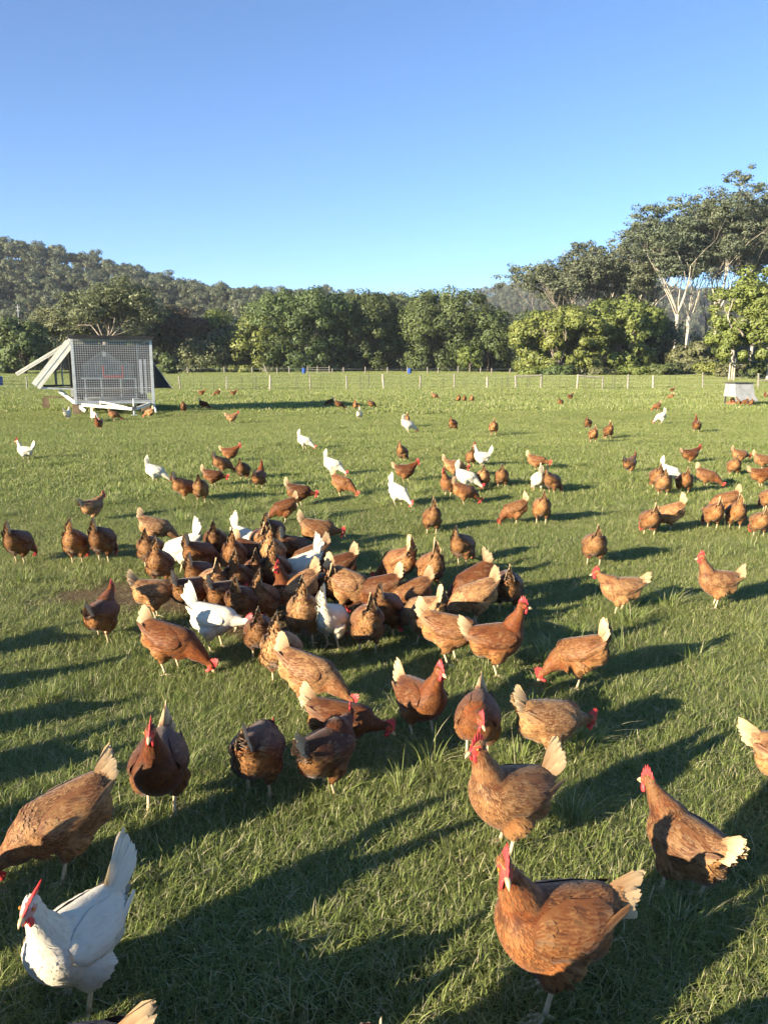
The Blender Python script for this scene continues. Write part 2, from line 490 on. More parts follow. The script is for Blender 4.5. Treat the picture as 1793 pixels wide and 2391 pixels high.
def leaf_cards(C, Rad, n, size, r, hollow=0.45, up=0.35, tone=None, soft=0.75):
    """n leaf sprays round each clump centre; faces lean outwards so clumps take light like lumps"""
    m = len(C); idx = np.repeat(np.arange(m), n)
    d = r.normal(0, 1, (len(idx), 3)); d /= np.linalg.norm(d, axis=1)[:, None]
    q = (hollow + (1 - hollow) * r.random(len(idx)) ** 0.6)
    P = C[idx] + d * q[:, None] * Rad[idx]
    nn = d * 0.9 + np.array([0, 0, up]) + r.normal(0, 0.45, (len(idx), 3)); nn /= np.linalg.norm(nn, axis=1)[:, None]
    a = np.cross(nn, r.normal(0, 1, (len(idx), 3))); a /= np.linalg.norm(a, axis=1)[:, None] + 1e-9
    b = np.cross(nn, a)
    s = size * r.uniform(0.55, 1.35, len(idx))
    V = np.stack([P - a*(s*0.5)[:, None] , P + b*(s*0.34)[:, None] + nn*(s*0.08)[:, None], P + a*(s*0.6)[:, None], P - b*(s*0.34)[:, None] - nn*(s*0.06)[:, None]], 1)
    t0 = (r.random(m) if tone is None else tone)[idx]
    pt = np.zeros((len(idx), 4, 4)); pt[..., 0] = np.clip(t0 * 0.7 + 0.3 * r.random(len(idx)), 0, 1)[:, None]; pt[..., 1] = r.random(len(idx))[:, None]; pt[..., 3] = 1
    mid = C.mean(0); ext = C.max(0) - C.min(0) + 1e-6
    g = (C[idx] - mid) / ext; g /= np.linalg.norm(g, axis=1)[:, None] + 1e-9
    sn = d * soft + g * 0.45 * soft + nn * (1.05 - soft) + np.array([0, 0, 0.10]); sn /= np.linalg.norm(sn, axis=1)[:, None]
    flip = (np.cross(V[:, 1] - V[:, 0], V[:, 3] - V[:, 0]) * sn).sum(1) < 0
    V[flip] = V[flip][:, ::-1]
    NRM = np.repeat(sn, 4, 0)
    return V.reshape(-1, 3), np.arange(len(idx) * 4).reshape(-1, 4), pt.reshape(-1, 4), NRM

def branch(mb, p0, d0, L, r0, depth, r, tips, spread=0.6, up=0.25, kids=3, taper=0.62, wob=0.10, segs=5, minr=0.02, full=False):
    """recursive limb; collects tip points"""
    P, d, p = [np.array(p0, float)], np.array(d0, float), np.array(p0, float)
    for i in range(segs):
        d = d + r.normal(0, wob, 3) + np.array([0, 0, up * 0.12]); d /= np.linalg.norm(d)
        p = p + d * L / segs; P.append(p)
    R = np.linspace(r0, r0 * taper, segs + 1)
    if r0 > minr: mb.tube(P, R, 7 if r0 > 0.15 else 4, True)
    if depth == 1 and full: tips.append(p)
    if depth == 0:
        tips.append(p); return
    for k in range(kids + (r.random() < 0.4)):
        s = r.uniform(0.45, 1.0) if k else 1.0
        i = min(segs, max(1, int(round(s * segs))))
        az = r.uniform(0, 2*np.pi)
        side = np.cross(d, [math.cos(az), math.sin(az), 0.3]); side /= np.linalg.norm(side) + 1e-9
        nd_ = d * (1 - 0.35*spread) + side * spread * r.uniform(0.6, 1.2) + np.array([0, 0, up]); nd_ /= np.linalg.norm(nd_)
        branch(mb, P[i], nd_, L * r.uniform(0.55, 0.8), R[i] * r.uniform(0.5, 0.7), depth - 1, r, tips, spread, up, kids, taper, wob, segs, minr, full)

def finish_tree(name, loc, mb, C, Rad, n, size, leaf, bark, label, group, r, hollow=0.45, up=0.35, tone=None, cat='tree', crown='crown'):
    root = empty(name, loc)
    tag(root, label, cat, group)
    mb.build('trunk', bark, root, True)
    V, q, pt, nr = leaf_cards(np.asarray(C), np.asarray(Rad), n, size, r, hollow, up, tone)
    o = link(bpy.data.objects.new(crown, mesh_from('crown', V, [q], [leaf], True, pt, nrm=nr)), root)
    return root

def dome_tree(name, loc, w, h, leaf, bark, label, group, seed, clump=1.9, nclump=70, per=150, size=0.42, base=0.12, depth_w=None, trunk_r=0.35, squash=1.0, lobes=5, limbs=0, skirt=0.75):
    """broad cauliflower crown: lobes, each covered by clumps"""
    r = np.random.default_rng(seed)
    mb = MB()
    hb = h * base
    mb.tube(spline(np.array([(0, 0, -0.4), (r.normal(0, 0.2), r.normal(0, 0.2), hb), (r.normal(0, 0.5), r.normal(0, 0.4), h * 0.5)]), 8), np.linspace(trunk_r * 1.25, trunk_r * 0.6, 8), 9)
    for k in range(7):
        a = r.uniform(0, 6.28); e = r.uniform(0.5, 1.0)
        q = np.array([math.cos(a) * w * 0.36 * e, math.sin(a) * w * 0.3 * e, h * r.uniform(0.45, 0.8)])
        mb.tube(spline(np.array([(0, 0, hb * r.uniform(0.8, 2.0)), q * np.array([0.4, 0.4, 0.62]) + r.normal(0, 0.3, 3), q]), 7), np.linspace(trunk_r * 0.5, 0.05, 7), 5)
    for k in range(limbs):                           # bare silvery limbs showing on the sunny side
        a = r.uniform(3.4, 5.6); q = np.array([math.cos(a) * w * 0.5, math.sin(a) * w * 0.5, h * r.uniform(0.35, 0.75)])
        tips = []
        branch(mb, q * 0.75 + np.array([0, 0, 0.5]), (math.cos(a) * 0.5, math.sin(a) * 0.5, 0.8), h * 0.13, 0.13, 2, r, tips, 0.7, 0.1, 2, minr=0.01)
    dw = depth_w or w
    C, Rd, tn = [], [], []
    LB = [(0, 0, 0.60 * h, 0.40)] + [(math.cos(a) * w * 0.27 * r.uniform(0.7, 1.15), math.sin(a) * dw * 0.27, h * r.uniform(0.42, 0.68), r.uniform(0.24, 0.33)) for a in np.linspace(0, 6.28, lobes, False) + r.uniform(0, 6)]
    for i in range(nclump):
        lb = LB[i % len(LB)]
        for _ in range(30):
            d = r.normal(0, 1, 3); d /= np.linalg.norm(d)
            if d[2] > -0.55: break
        rr = np.array([lb[3] * w, lb[3] * dw, lb[3] * h * 0.98])
        c = np.array(lb[:3]) + d * rr * r.uniform(0.80, 1.02)
        if c[2] < hb: c[2] = hb + r.uniform(0, 0.1) * h
        c[2] = min(c[2], h - clump * 0.6)
        C.append(c); s = clump * r.uniform(0.6, 1.25); Rd.append((s, s, s * 0.78)); tn.append(np.clip(0.55 + r.normal(0, 0.18), 0, 1))
    for i in range(int(nclump * skirt * 0.5)):       # hanging skirt
        a = r.uniform(0, 6.28); e = r.uniform(0.75, 1.0)
        C.append((math.cos(a) * w * 0.46 * e, math.sin(a) * dw * 0.46 * e, hb + r.uniform(0.02, 0.35) * h)); s = clump * r.uniform(0.5, 1.0); Rd.append((s, s, s * 0.9)); tn.append(r.uniform(0.1, 0.7))
    return finish_tree(name, loc, mb, C, Rd, per, size, leaf, bark, label, group, r, 0.55, 0.3, np.array(tn))

def gum_tree(name, loc, h, w, leaf, bark, label, group, seed, trunk_r=0.45, fork=0.42, per=36, size=0.37, clump=0.92, kids=3, lean=0.0, depth=3, spread=0.50, scale_y=1.0):
    """tall smooth-barked gum: clear trunk, rising limbs, flat leaf tufts at the ends with sky between"""
    r = np.random.default_rng(seed)
    mb = MB(); tips = []
    top = np.array([lean * h, r.normal(0, 0.3), h * fork])
    P = spline(np.array([(0, 0, -0.5), top * 0.5 + r.normal(0, 0.2, 3), top]), 9)
    mb.tube(P, np.linspace(trunk_r * 1.15, trunk_r * 0.72, 9), 9)
    n = 4
    for k in range(n + 2):
        s = 1.0 if k < n else r.uniform(0.75, 0.95)
        i = int(round(s * 8)); a = k * 6.283 / n + r.uniform(-0.5, 0.5)
        d = np.array([math.cos(a) * 0.62 * w / h * 1.25, math.sin(a) * 0.5 * w / h * 1.25, 0.85]); d /= np.linalg.norm(d)
        branch(mb, P[i], d, h * (1 - fork) * 0.36 * r.uniform(0.75, 1.2), trunk_r * 0.27, depth, r, tips, spread, 0.26, kids, 0.6, 0.10, 5, 0.012, True)
    tips = np.array(tips)
    kz = (h - clump * 0.4) / tips[:, 2].max(); kx = min(1.3, 0.5 * w / np.percentile(np.abs(tips[:, 0]), 92))
    kk = np.array([kx, kx, kz]); tips = tips * kk
    for i_ in range(1, len(mb.v)): mb.v[i_] = mb.v[i_] * kk
    mb.v[0] = mb.v[0] * np.array([1, 1, kz]) + (kk - 1) * np.array([1, 1, 0]) * (mb.v[0][:, 2:3] / (h * fork)) * top
    # fit the crown to the wanted height and spread
    C, Rd = [], []
    for t in tips:
        for j in range(2):
            s = clump * r.uniform(0.6, 1.3); C.append(t + r.normal(0, 0.5, 3) * clump * np.array([1, 1, 0.5])); Rd.append((s * 1.2, s * 1.2, s * 0.62))
    return finish_tree(name, loc, mb, C, Rd, per, size, leaf, bark, label, group, r, 0.12, 0.8)

G_EDGE = 'trees along the far edge of the field'
def Y_at(px, Y): return on_ground(px, Y)

# central row of dense rounded trees
def dome_px(name, xc, ytop, wpx, Y, leaf, bark, label, seed, ybase=868, **kw):
    loc = on_ground(xc, Y); k = Y / F_PX * 0.97
    hp = CAM_H + (862 - ytop - 8) * k - loc.z
    return dome_tree(name, loc, wpx * k, hp, leaf, bark, label, G_EDGE, seed, **kw)

dome_px('broadleaf_tree', 700, 672, 265, 152, L_CAMPHOR, B_DARK, 'broad dark green dome tree, leftmost of the central dense row', 101, nclump=170, per=210, base=0.02, limbs=1, clump=2.0)
dome_px('broadleaf_tree', 850, 674, 170, 156, L_CAMPHOR, B_DARK, 'dark green tree in the middle of the central row, tall and narrow', 102, nclump=140, per=210, base=0.06, limbs=2, clump=2.0)
dome_px('broadleaf_tree', 928, 678, 165, 160, L_CAMPHOR, B_DARK, 'green tree wedged between two crowns of the central row', 103, nclump=120, per=200, base=0.06)
dome_px('broadleaf_tree', 1035, 666, 200, 154, L_CAMPHOR, B_DARK, 'dense green tree with silvery bare limbs, right end of central row', 104, nclump=160, per=210, base=0.05, limbs=7, clump=2.0)
dome_px('broadleaf_tree', 1140, 715, 105, 150, L_CAMPHOR, B_DARK, 'lower rounded tree leaning off the right end of the central row', 105, nclump=75, per=200, base=0.07, limbs=1)
dome_px('broadleaf_tree', 610, 725, 130, 148, L_LIGHT, B_GREY, 'sunlit yellow-green tree at the left foot of the central row', 106, nclump=60, per=150, base=0.03)
dome_px('broadleaf_tree', 1095, 800, 50, 143, L_LIGHT, B_GREY, 'small pale sapling standing before the central row', 107, nclump=22, per=90, base=0.22, clump=0.9, size=0.35, trunk_r=0.1)
# left group
dome_px('broadleaf_tree', 62, 727, 110, 128, L_CAMPHOR, B_DARK, 'round green tree behind the coop near the left edge', 111, nclump=70, per=150, base=0.04, clump=1.4)
dome_px('broadleaf_tree', 10, 760, 70, 132, L_OLIVE, B_DARK, 'small olive tree cut by the left edge', 112, nclump=35, per=120, base=0.03)
dome_px('broadleaf_tree', 400, 712, 90, 150, L_DARK, B_DARK, 'dark shaded tree to the right of the bare-limbed tree', 113, nclump=55, per=140, base=0.03)
dome_px('broadleaf_tree', 330, 735, 80, 150, L_DARK, B_DARK, 'dark low tree just behind the coop roof', 114, nclump=45, per=130, base=0.03)
dome_px('broadleaf_tree', 505, 716, 70, 152, L_LIGHT, B_GREY, 'narrow light green tree left of the central row', 115, nclump=40, per=140, base=0.05)
dome_px('broadleaf_tree', 548, 752, 95, 150, L_OLIVE, B_GREY, 'olive bushy tree between the narrow light tree and central row', 116, nclump=50, per=140, base=0.02)
dome_px('broadleaf_tree', 480, 770, 100, 146, L_OLIVE, B_GREY, 'olive shrubby tree below the narrow light green tree', 117, nclump=45, per=140, base=0.02)
dome_px('broadleaf_tree', 394, 818, 34, 120, L_CAMPHOR, B_DARK, 'small conical bush right of the coop', 118, nclump=22, per=110, base=0.02, clump=0.7, size=0.3, trunk_r=0.08)

def gum_px(xc, ytop, wpx, Y, leaf, bark, label, seed, name='gum_tree', **kw):
    loc = on_ground(xc, Y); k = Y / F_PX * 0.97
    return gum_tree(name, loc, CAM_H + (862 - ytop - 14) * k - loc.z, wpx * k, leaf, bark, label, kw.pop('group', G_EDGE), seed, **kw)

gum_px(252, 640, 220, 138, L_OLIVE, B_GREY, 'tall spreading tree with bare grey limbs rising behind the coop', 121, fork=0.30, spread=0.85, per=30, clump=1.3, trunk_r=0.55, size=0.45)
gum_px(445, 705, 110, 150, L_RUST, B_PALE, 'thin rusty-leaved tree with pale branches left of the light green one', 122, fork=0.3, per=45, clump=1.2, trunk_r=0.25, spread=0.7)
gum_px(180, 700, 120, 150, L_OLIVE, B_GREY, 'olive gum standing left of the bare-limbed tree', 123, fork=0.2, per=80, clump=1.6, trunk_r=0.3, spread=0.8)
# right: sunlit yellow-green mass and tall gums
dome_px('broadleaf_tree', 1300, 705, 210, 118, L_LIGHT, B_GREY, 'sunlit yellow-green spreading tree, left half of the bright clump', 131, nclump=140, per=190, base=0.0, clump=1.3, size=0.42, limbs=2)
dome_px('broadleaf_tree', 1430, 688, 200, 122, L_LIGHT, B_GREY, 'sunlit yellow-green taller tree, right half of the bright clump', 132, nclump=140, per=190, base=0.0, clump=1.3, size=0.42, limbs=3)
dome_px('broadleaf_tree', 1245, 715, 95, 140, L_CAMPHOR, B_DARK, 'mid green tree behind the left end of the bright clump', 133, nclump=50, per=150, base=0.1)
dome_px('broadleaf_tree', 1520, 735, 90, 128, L_DARK, B_DARK, 'dark shaded tree behind the right end of the bright clump', 134, nclump=55, per=150, base=0.03)
dome_px('broadleaf_tree', 1620, 790, 110, 118, L_OLIVE, B_GREY, 'low olive tree between the pale trunks and the right-hand tree', 135, nclump=50, per=150, base=0.04, clump=1.2, size=0.4)
G_GUM = 'tall gum trees on the right'
gum_px(1330, 560, 200, 150, L_GUM, B_GREY, 'leftmost and lowest of the tall gums, leaning outwards', 141, group=G_GUM, fork=0.34, lean=-0.02)
gum_px(1400, 530, 170, 158, L_GUM, B_PALE, 'gum rising above the middle of the bright clump', 142, group=G_GUM, fork=0.31)
gum_px(1480, 505, 170, 152, L_GUM, B_PALE, 'gum with open crown above the dark shaded tree', 143, group=G_GUM, fork=0.31)
gum_px(1570, 470, 170, 140, L_GUM, B_PALE, 'gum on the left one of two bare pale trunks', 144, group=G_GUM, fork=0.31, trunk_r=0.42)
gum_px(1594, 450, 170, 144, L_GUM, B_PALE, 'gum on the right one of two bare pale trunks', 145, group=G_GUM, fork=0.31, trunk_r=0.40)
gum_px(1660, 405, 180, 142, L_GUM, B_PALE, 'tallest gum, its pale trunk behind the low olive tree', 146, group=G_GUM, fork=0.31, trunk_r=0.44)
gum_px(1745, 425, 190, 150, L_GUM, B_PALE, 'tall gum near the right edge behind the bright tree', 147, group=G_GUM, fork=0.31, trunk_r=0.38)
gum_px(1830, 415, 190, 146, L_GUM, B_PALE, 'tall gum cut by the right edge', 148, group=G_GUM, fork=0.31, trunk_r=0.38)
gum_px(1440, 560, 150, 172, L_GUM, B_GREY, 'farther grey-green gum filling the gap behind the open crown', 149, group=G_GUM, fork=0.3)
gum_px(1640, 520, 200, 170, L_GUM, B_GREY, 'farther gum filling in behind the tallest gum', 150, group=G_GUM, fork=0.3)
gum_px(1290, 600, 150, 166, L_GUM, B_GREY, 'low farther gum at the left end of the tall gums', 151, group=G_GUM, fork=0.3)
gum_px(1525, 495, 170, 166, L_GUM, B_PALE, 'farther gum between the open crown and the two pale trunks', 152, group=G_GUM, fork=0.31)
gum_px(1705, 450, 190, 164, L_GUM, B_PALE, 'farther gum between the tallest gum and the right edge', 153, group=G_GUM, fork=0.31)
dome_px('broadleaf_tree', 1790, 600, 300, 84, L_LIGHT, B_PALE, 'near yellow-green tree with leaning pale trunk at the right edge', 136, nclump=130, per=190, base=0.16, clump=1.0, size=0.30, limbs=4, trunk_r=0.22, skirt=0.9)

# low scrub at the foot of the trees: single bushes
bush_src = None
for i, (px, ytop, wpx, Y) in enumerate([(1590, 838, 90, 112), (1545, 842, 60, 108), (1660, 838, 80, 104), (1720, 840, 90, 96), (1775, 835, 90, 92), (1480, 848, 60, 112), (1390, 850, 80, 112), (1300, 846, 70, 112), (1240, 850, 50, 114), (450, 845, 70, 138), (520, 845, 60, 140), (570, 846, 60, 140), (640, 850, 60, 140), (700, 853, 50, 142), (380, 845, 40, 136)]):
    side = ('right-hand' if px > 1200 else 'left-hand')
    dome_px('bush', px, ytop, wpx, Y, [L_OLIVE, L_CAMPHOR, L_LIGHT][i % 3], B_DARK, 'low bush number %d from the left along the foot of the trees' % 0, 200 + i, nclump=26, per=90, base=0.0, clump=0.75, size=0.3, trunk_r=0.06)['category'] = 'bush'
_order = sorted([o for o in bpy.data.objects if o.name.split('.')[0] == 'bush'], key=lambda o: o.location.x / o.location.y)
_ord = ['first', 'second', 'third', 'fourth', 'fifth', 'sixth', 'seventh', 'eighth', 'ninth', 'tenth', 'eleventh', 'twelfth', 'thirteenth', 'fourteenth', 'fifteenth']
for k, o in enumerate(_order):
    o['label'] = 'low scrubby bush under the trees, %s from the left along the field edge' % _ord[k]; o['group'] = 'bushes along the field edge'

# ------------------------------------------------------------------ wooded hills
def hill(name, D, foot, prof, depth, label):
    """a ridge whose crest stands at distance D with the given (pixel column, pixel row) skyline"""
    k = D / F_PX * 0.97
    px = np.array([p[0] for p in prof], float); pz = np.array([CAM_H + (862 - p[1]) * k for p in prof])
    X = (px - IMG_W / 2) * k
    xs = np.linspace(X[0], X[-1], 120); crest = np.interp(xs, X, pz)
    ks = np.ones(5) / 5; crest = np.convolve(np.pad(crest, 2, 'edge'), ks, 'valid')
    ts = np.linspace(0, 1.5, 34)
    V = []
    for t in ts:
        y = foot + (D - foot) * t
        f = np.where(t < 1, (3*t*t - 2*t*t*t) * 0.55 + 0.45 * t, 1 - 0.5 * (t - 1) ** 2)
        wob = (vnoise(xs / 45, np.full_like(xs, y / 45), 51) - 0.5) * 14 * min(t, 1) * D / 430 * max(0.1, min(1, (1.0 - t) * 4))
        V.append(np.c_[xs, np.full_like(xs, y), crest * f + wob - 1.0])
    V = np.array(V); H = V
    idx = np.arange(len(ts) * 120).reshape(len(ts), 120)
    F = np.stack([idx[:-1, :-1], idx[:-1, 1:], idx[1:, 1:], idx[1:, :-1]], -1).reshape(-1, 4)
    m = bpy.data.materials.get('hill_floor')
    o = link(bpy.data.objects.new(name, mesh_from(name, V.reshape(-1, 3), F, [M_HILL], True)))
    tag(o, label, None, None, 'structure')
    return H

M_HILL = worn('hill_floor', (0.028, 0.032, 0.016), (0.060, 0.058, 0.028), 0.05, 0.95)
def forest_variant(seed, h, leaf):
    r = np.random.default_rng(seed); mb = MB(); tips = []
    mb.tube([(0, 0, -2), (r.normal(0, 0.3), 0, h * 0.45), (r.normal(0, 0.6), 0, h * 0.62)], [0.3, 0.22, 0.15], 5)
    C, Rd = [], []
    for k in range(11):
        a = r.uniform(0, 6.28); e = r.uniform(0.2, 1) * h * 0.27
        c = np.array([math.cos(a) * e, math.sin(a) * e, h * r.uniform(0.5, 0.93)]); C.append(c)
        s = h * r.uniform(0.10, 0.17); Rd.append((s, s, s * 0.65))
        mb.tube([(0, 0, h * 0.4), c * np.array([0.5, 0.5, 0.85]), c], [0.16, 0.10, 0.05], 4)
    V, q, pt, nr = leaf_cards(np.array(C), np.array(Rd), 85, h * 0.050, r, 0.5, 0.5)
    TV = np.concatenate(mb.v); TQ = np.concatenate(mb.q); TT = np.concatenate(mb.t)
    me = mesh_from('forest_tree', np.vstack([TV, V]), [TQ, q + len(TV), TT], [B_GREY, leaf], True, np.vstack([np.zeros((len(TV), 4)), pt]), nrm=np.vstack([np.zeros((len(TV), 3)), nr]), mat_idx=np.r_[np.zeros(len(TQ)), np.ones(len(q)), np.zeros(len(TT))])
    return me
fc = bpy.data.collections.new('forest_trees')
for i, (h, lf) in enumerate(((17, L_BUSH), (20, L_GUM), (15, L_OLIVE), (18, L_BUSH), (22, L_GUM), (14, L_RUST), (16, L_DARK))):
    fc.objects.link(bpy.data.objects.new('forest_tree_%02d' % i, forest_variant(300 + i, h, lf)))

def plant(name, H, spacing, smin, smax, label, tmax=1.06):
    """forest over the hill sheet H (rows, cols, 3)"""
    r = np.random.default_rng(len(name) + 5)
    nr, nc = H.shape[:2]
    x0, x1 = H[0, 0, 0], H[0, -1, 0]; y0, y1 = H[0, 0, 1], H[int(nr * tmax / 1.5), 0, 1]
    n = int((x1 - x0) * (y1 - y0) / spacing ** 2)
    x, y = r.uniform(x0, x1, n), r.uniform(y0, y1, n)
    u = (x - x0) / (x1 - x0) * (nc - 1); v = (y - H[0, 0, 1]) / (H[-1, 0, 1] - H[0, 0, 1]) * (nr - 1)
    i, j = np.clip(u.astype(int), 0, nc - 2), np.clip(v.astype(int), 0, nr - 2)
    a, b = u - i, v - j
    z = (H[j, i, 2]*(1-a) + H[j, i+1, 2]*a)*(1-b) + (H[j+1, i, 2]*(1-a) + H[j+1, i+1, 2]*a)*b
    s = r.uniform(smin, smax, n); rot = np.zeros((n, 3)); rot[:, 2] = r.uniform(0, 6.28, n)
    vid = r.choice(7, n, p=[0.24, 0.18, 0.16, 0.2, 0.1, 0.05, 0.07])
    return scatter(name, fc, np.c_[x, y, z], rot, np.c_[s, s, s * r.uniform(0.85, 1.15, n)], vid, 'stuff', label)
H1 = hill('hill', 430, 185, [(-700, 640), (-300, 596), (-100, 598), (0, 606), (100, 617), (200, 632), (300, 656), (400, 684), (450, 699), (520, 710), (620, 718), (750, 724), (900, 734), (1000, 750), (1080, 775), (1150, 815), (1250, 845), (1500, 850)], 1.5, 'wooded hill on the left')
plant('hillside_forest', H1, 4.3, 0.34, 0.58, 'gum forest covering the hill behind the field')
H2 = hill('far_hill', 900, 520, [(800, 800), (1000, 730), (1100, 705), (1180, 688), (1240, 680), (1300, 683), (1400, 690), (1500, 692), (1600, 700), (1800, 694), (2100, 705), (2500, 720)], 1.5, 'distant wooded hill on the right')
plant('far_forest', H2, 7.5, 0.45, 0.7, 'forest on the distant hill')
# ------------------------------------------------------------------ built things
M_GALV = worn('galvanised_steel', (0.42, 0.43, 0.42), (0.62, 0.63, 0.61), 5, 0.45, 0.35)
M_WIRE = worn('wire', (0.60, 0.61, 0.60), (0.78, 0.79, 0.78), 9, 0.4, 0.3, 0.4, 0.0)
M_CREAM = worn('cream_painted_steel', (0.58, 0.55, 0.45), (0.74, 0.72, 0.61), 4, 0.5)
M_BLACK = worn('black_panel', (0.012, 0.012, 0.013), (0.035, 0.034, 0.033), 5, 0.6)
M_DGREY = worn('dark_grey_sheet', (0.050, 0.050, 0.050), (0.085, 0.083, 0.080), 3, 0.6)
M_RED = worn('red_plastic', (0.66, 0.05, 0.04), (0.80, 0.12, 0.08), 8, 0.45)
M_TYRE = worn('tyre_rubber', (0.018, 0.018, 0.018), (0.05, 0.045, 0.04), 20, 0.85)
M_WOOD = worn('weathered_post_wood', (0.24, 0.20, 0.15), (0.46, 0.41, 0.33), 9, 0.9)
M_PALEWOOD = worn('pale_post_wood', (0.15, 0.135, 0.105), (0.34, 0.31, 0.245), 9, 0.9)
M_TIMBER = worn('brown_timber', (0.13, 0.09, 0.055), (0.25, 0.18, 0.11), 6, 0.85)
M_BLUE = worn('blue_plastic', (0.015, 0.05, 0.22), (0.03, 0.09, 0.32), 5, 0.4)
M_WHITE_P = worn('pale_grey_sheet', (0.23, 0.235, 0.23), (0.36, 0.36, 0.35), 4, 0.5)
M_CORR = worn('corrugated_zinc', (0.12, 0.125, 0.13), (0.24, 0.245, 0.25), 3, 0.5, 0.3)

def part(mb, name, mat, parent, **kw): return mb.build(name, mat, parent, **kw)

# ---- mobile hen coop on a trailer; local x right, y away, z up; origin on the ground below the front middle
cl = at(272, 968)
coop = empty('coop_trailer', cl, math.radians(23))
tag(coop, 'mobile hen coop trailer with a wire mesh front and open side flaps', 'coop')
W2, Z0, Z1, LEN = 1.27, 0.36, 2.50, 4.2
roof = MB(); roof.box((0.0, LEN/2 - 0.05, Z1 + 0.045), (2*W2 + 0.10, LEN + 0.25, 0.07)); roof.box((0, -0.185, Z1 + 0.01), (2*W2 + 0.10, 0.03, 0.11)); part(roof, 'roof', M_BLACK, coop)
for sx in (-1, 1):
    for y in (0.0, LEN):
        mb = MB(); mb.box((sx * (W2 - 0.04), y, (Z0 + Z1)/2), (0.085, 0.085, Z1 - Z0)); part(mb, 'corner_post', M_GALV, coop)
fr = MB()
for z in (Z0 + 0.03, 0.88, Z1 - 0.05):
    fr.box((0, -0.002 + (0 if z != 0.88 else 0.02), z), (2*W2 - 0.17, 0.05, 0.055 if z != 0.88 else 0.03))
for sx in (-1, 1): fr.box((sx * (W2 - 0.04), LEN/2, Z0 + 0.03), (0.06, LEN - 0.09, 0.06)); fr.box((sx * (W2 - 0.04), LEN/2, Z1 - 0.04), (0.05, LEN - 0.09, 0.05))
part(fr, 'frame_rails', M_GALV, coop)
# welded mesh front
mb = MB(); px_, n_x, n_z = 0.0032, 34, 29
for i in range(n_x + 1):
    x = -(W2 - 0.085) + 2*(W2 - 0.085) * i / n_x; mb.box((x, -0.036, (Z0 + Z1)/2), (0.0075, 0.006, Z1 - Z0 - 0.02))
for i in range(n_z + 1):
    z = Z0 + 0.02 + (Z1 - Z0 - 0.05) * i / n_z; mb.box((0, -0.043, z), (2*W2 - 0.10, 0.006, 0.0075))
part(mb, 'wire_mesh', M_WIRE, coop)['kind'] = 'stuff'
# left eave ladder (short slats under the roof edge)
for k in range(6):
    mb = MB(); mb.box((-W2 + 0.005, 0.15 + k * 0.16, Z1 - 0.20), (0.02, 0.05, 0.34)); part(mb, 'eave_slat', M_CREAM, coop)
mb = MB(); mb.box((-W2 + 0.004, LEN/2, Z1 - 0.014), (0.05, LEN - 0.12, 0.05)); part(mb, 'eave_rail', M_CREAM, coop)
# hinged side flaps, propped open
def flap(sx, y0, y1, zt, zb, out, mat, edge, ew):
    o = MB()
    t = 0.03; a = Vector((sx * (W2 + 0.01), 0, zt)); e = Vector((sx * (W2 + out), 0, zb)); d = (e - a); n = Vector((d.z, 0, -d.x)).normalized() * (t/2)
    V = []
    for y in (y0 + 0.06, y1):
        for p, s in ((a, 1), (e, 1), (e, -1), (a, -1)): V.append(Vector((p.x + s*n.x, y, p.z + s*n.z)))
    o.add([tuple(v) for v in V], [(0,1,2,3),(7,6,5,4),(0,4,5,1),(1,5,6,2),(2,6,7,3),(3,7,4,0)])
    f = part(o, 'side_flap', mat, coop)
    b = MB(); b.bar((a.x, y0, a.z), (e.x, y0, e.z), ew, 0.10, up=(0, 1, 0)); fe = part(b, 'flap_edge', edge, f)
    b = MB(); b.bar((a.x, y0 - 0.053, a.z), (e.x, y0 - 0.053, e.z), 0.012, 0.012, up=(0, 1, 0)); part(b, 'flap_seam', M_GALV, f)
    return f
flap(-1, 0.10, 1.9, Z1 - 0.16, 0.96, 1.12, M_CREAM, M_CREAM, 0.30)
flap(-1, 2.6, 4.3, Z1 - 0.10, 1.32, 1.75, M_CREAM, M_CREAM, 0.13)
flap(1, 0.12, 4.1, 1.75, 0.84, 0.62, M_BLACK, M_DGREY, 0.03)  # black puts the shade of this unlit right flap into its colour
mb = MB(); mb.add([(W2 + 0.012, 0.10, 1.74), (W2 + 0.012, 0.10, 0.86), (W2 + 0.60, 0.10, 0.86), (W2 + 0.012, 0.13, 1.74), (W2 + 0.012, 0.13, 0.86), (W2 + 0.60, 0.13, 0.86)], [(0,1,4,3),(1,2,5,4),(2,0,3,5)], [(0,2,1),(3,4,5)]); part(mb, 'flap_cheek', M_BLACK, coop)
# bottom shelf under the left flap and its brace
for y in (0.12, 1.7):
    mb = MB(); mb.bar((-W2 - 1.08, y, 0.90), (-W2, y, 0.86), 0.05, 0.05); part(mb, 'shelf_rail', M_GALV, coop)
mb = MB(); mb.box((-W2 - 0.45, 0.95, 0.955), (0.9, 1.5, 0.03)); part(mb, 'egg_shelf', M_BLACK, coop)
for x, y, w in ((-W2 - 0.30, 1.05, 0.05), (-W2 - 0.50, 1.75, 0.08)):
    mb = MB(); mb.box((x, y, 1.42), (w, 0.05, 0.90)); part(mb, 'flap_prop', M_GALV, coop)
mb = MB(); mb.box((-W2 - 0.02, 1.9, 1.62), (0.02, 3.2, 1.5)); part(mb, 'dark_side_sheet', M_BLACK, coop)  # black sheet standing for the shade inside the open left side
mb = MB(); mb.box((W2 - 0.06, 2.1, 1.55), (0.02, 3.9, 1.70)); part(mb, 'dark_side_sheet', M_DGREY, coop)
mb = MB(); mb.box((0, LEN - 0.08, 1.40), (2*W2 - 0.2, 0.03, 2.0)); part(mb, 'back_panel', M_DGREY, coop)
mb = MB(); mb.box((0, LEN/2, Z0 + 0.075), (2*W2 - 0.14, LEN - 0.1, 0.03)); part(mb, 'floor_deck', M_GALV, coop)
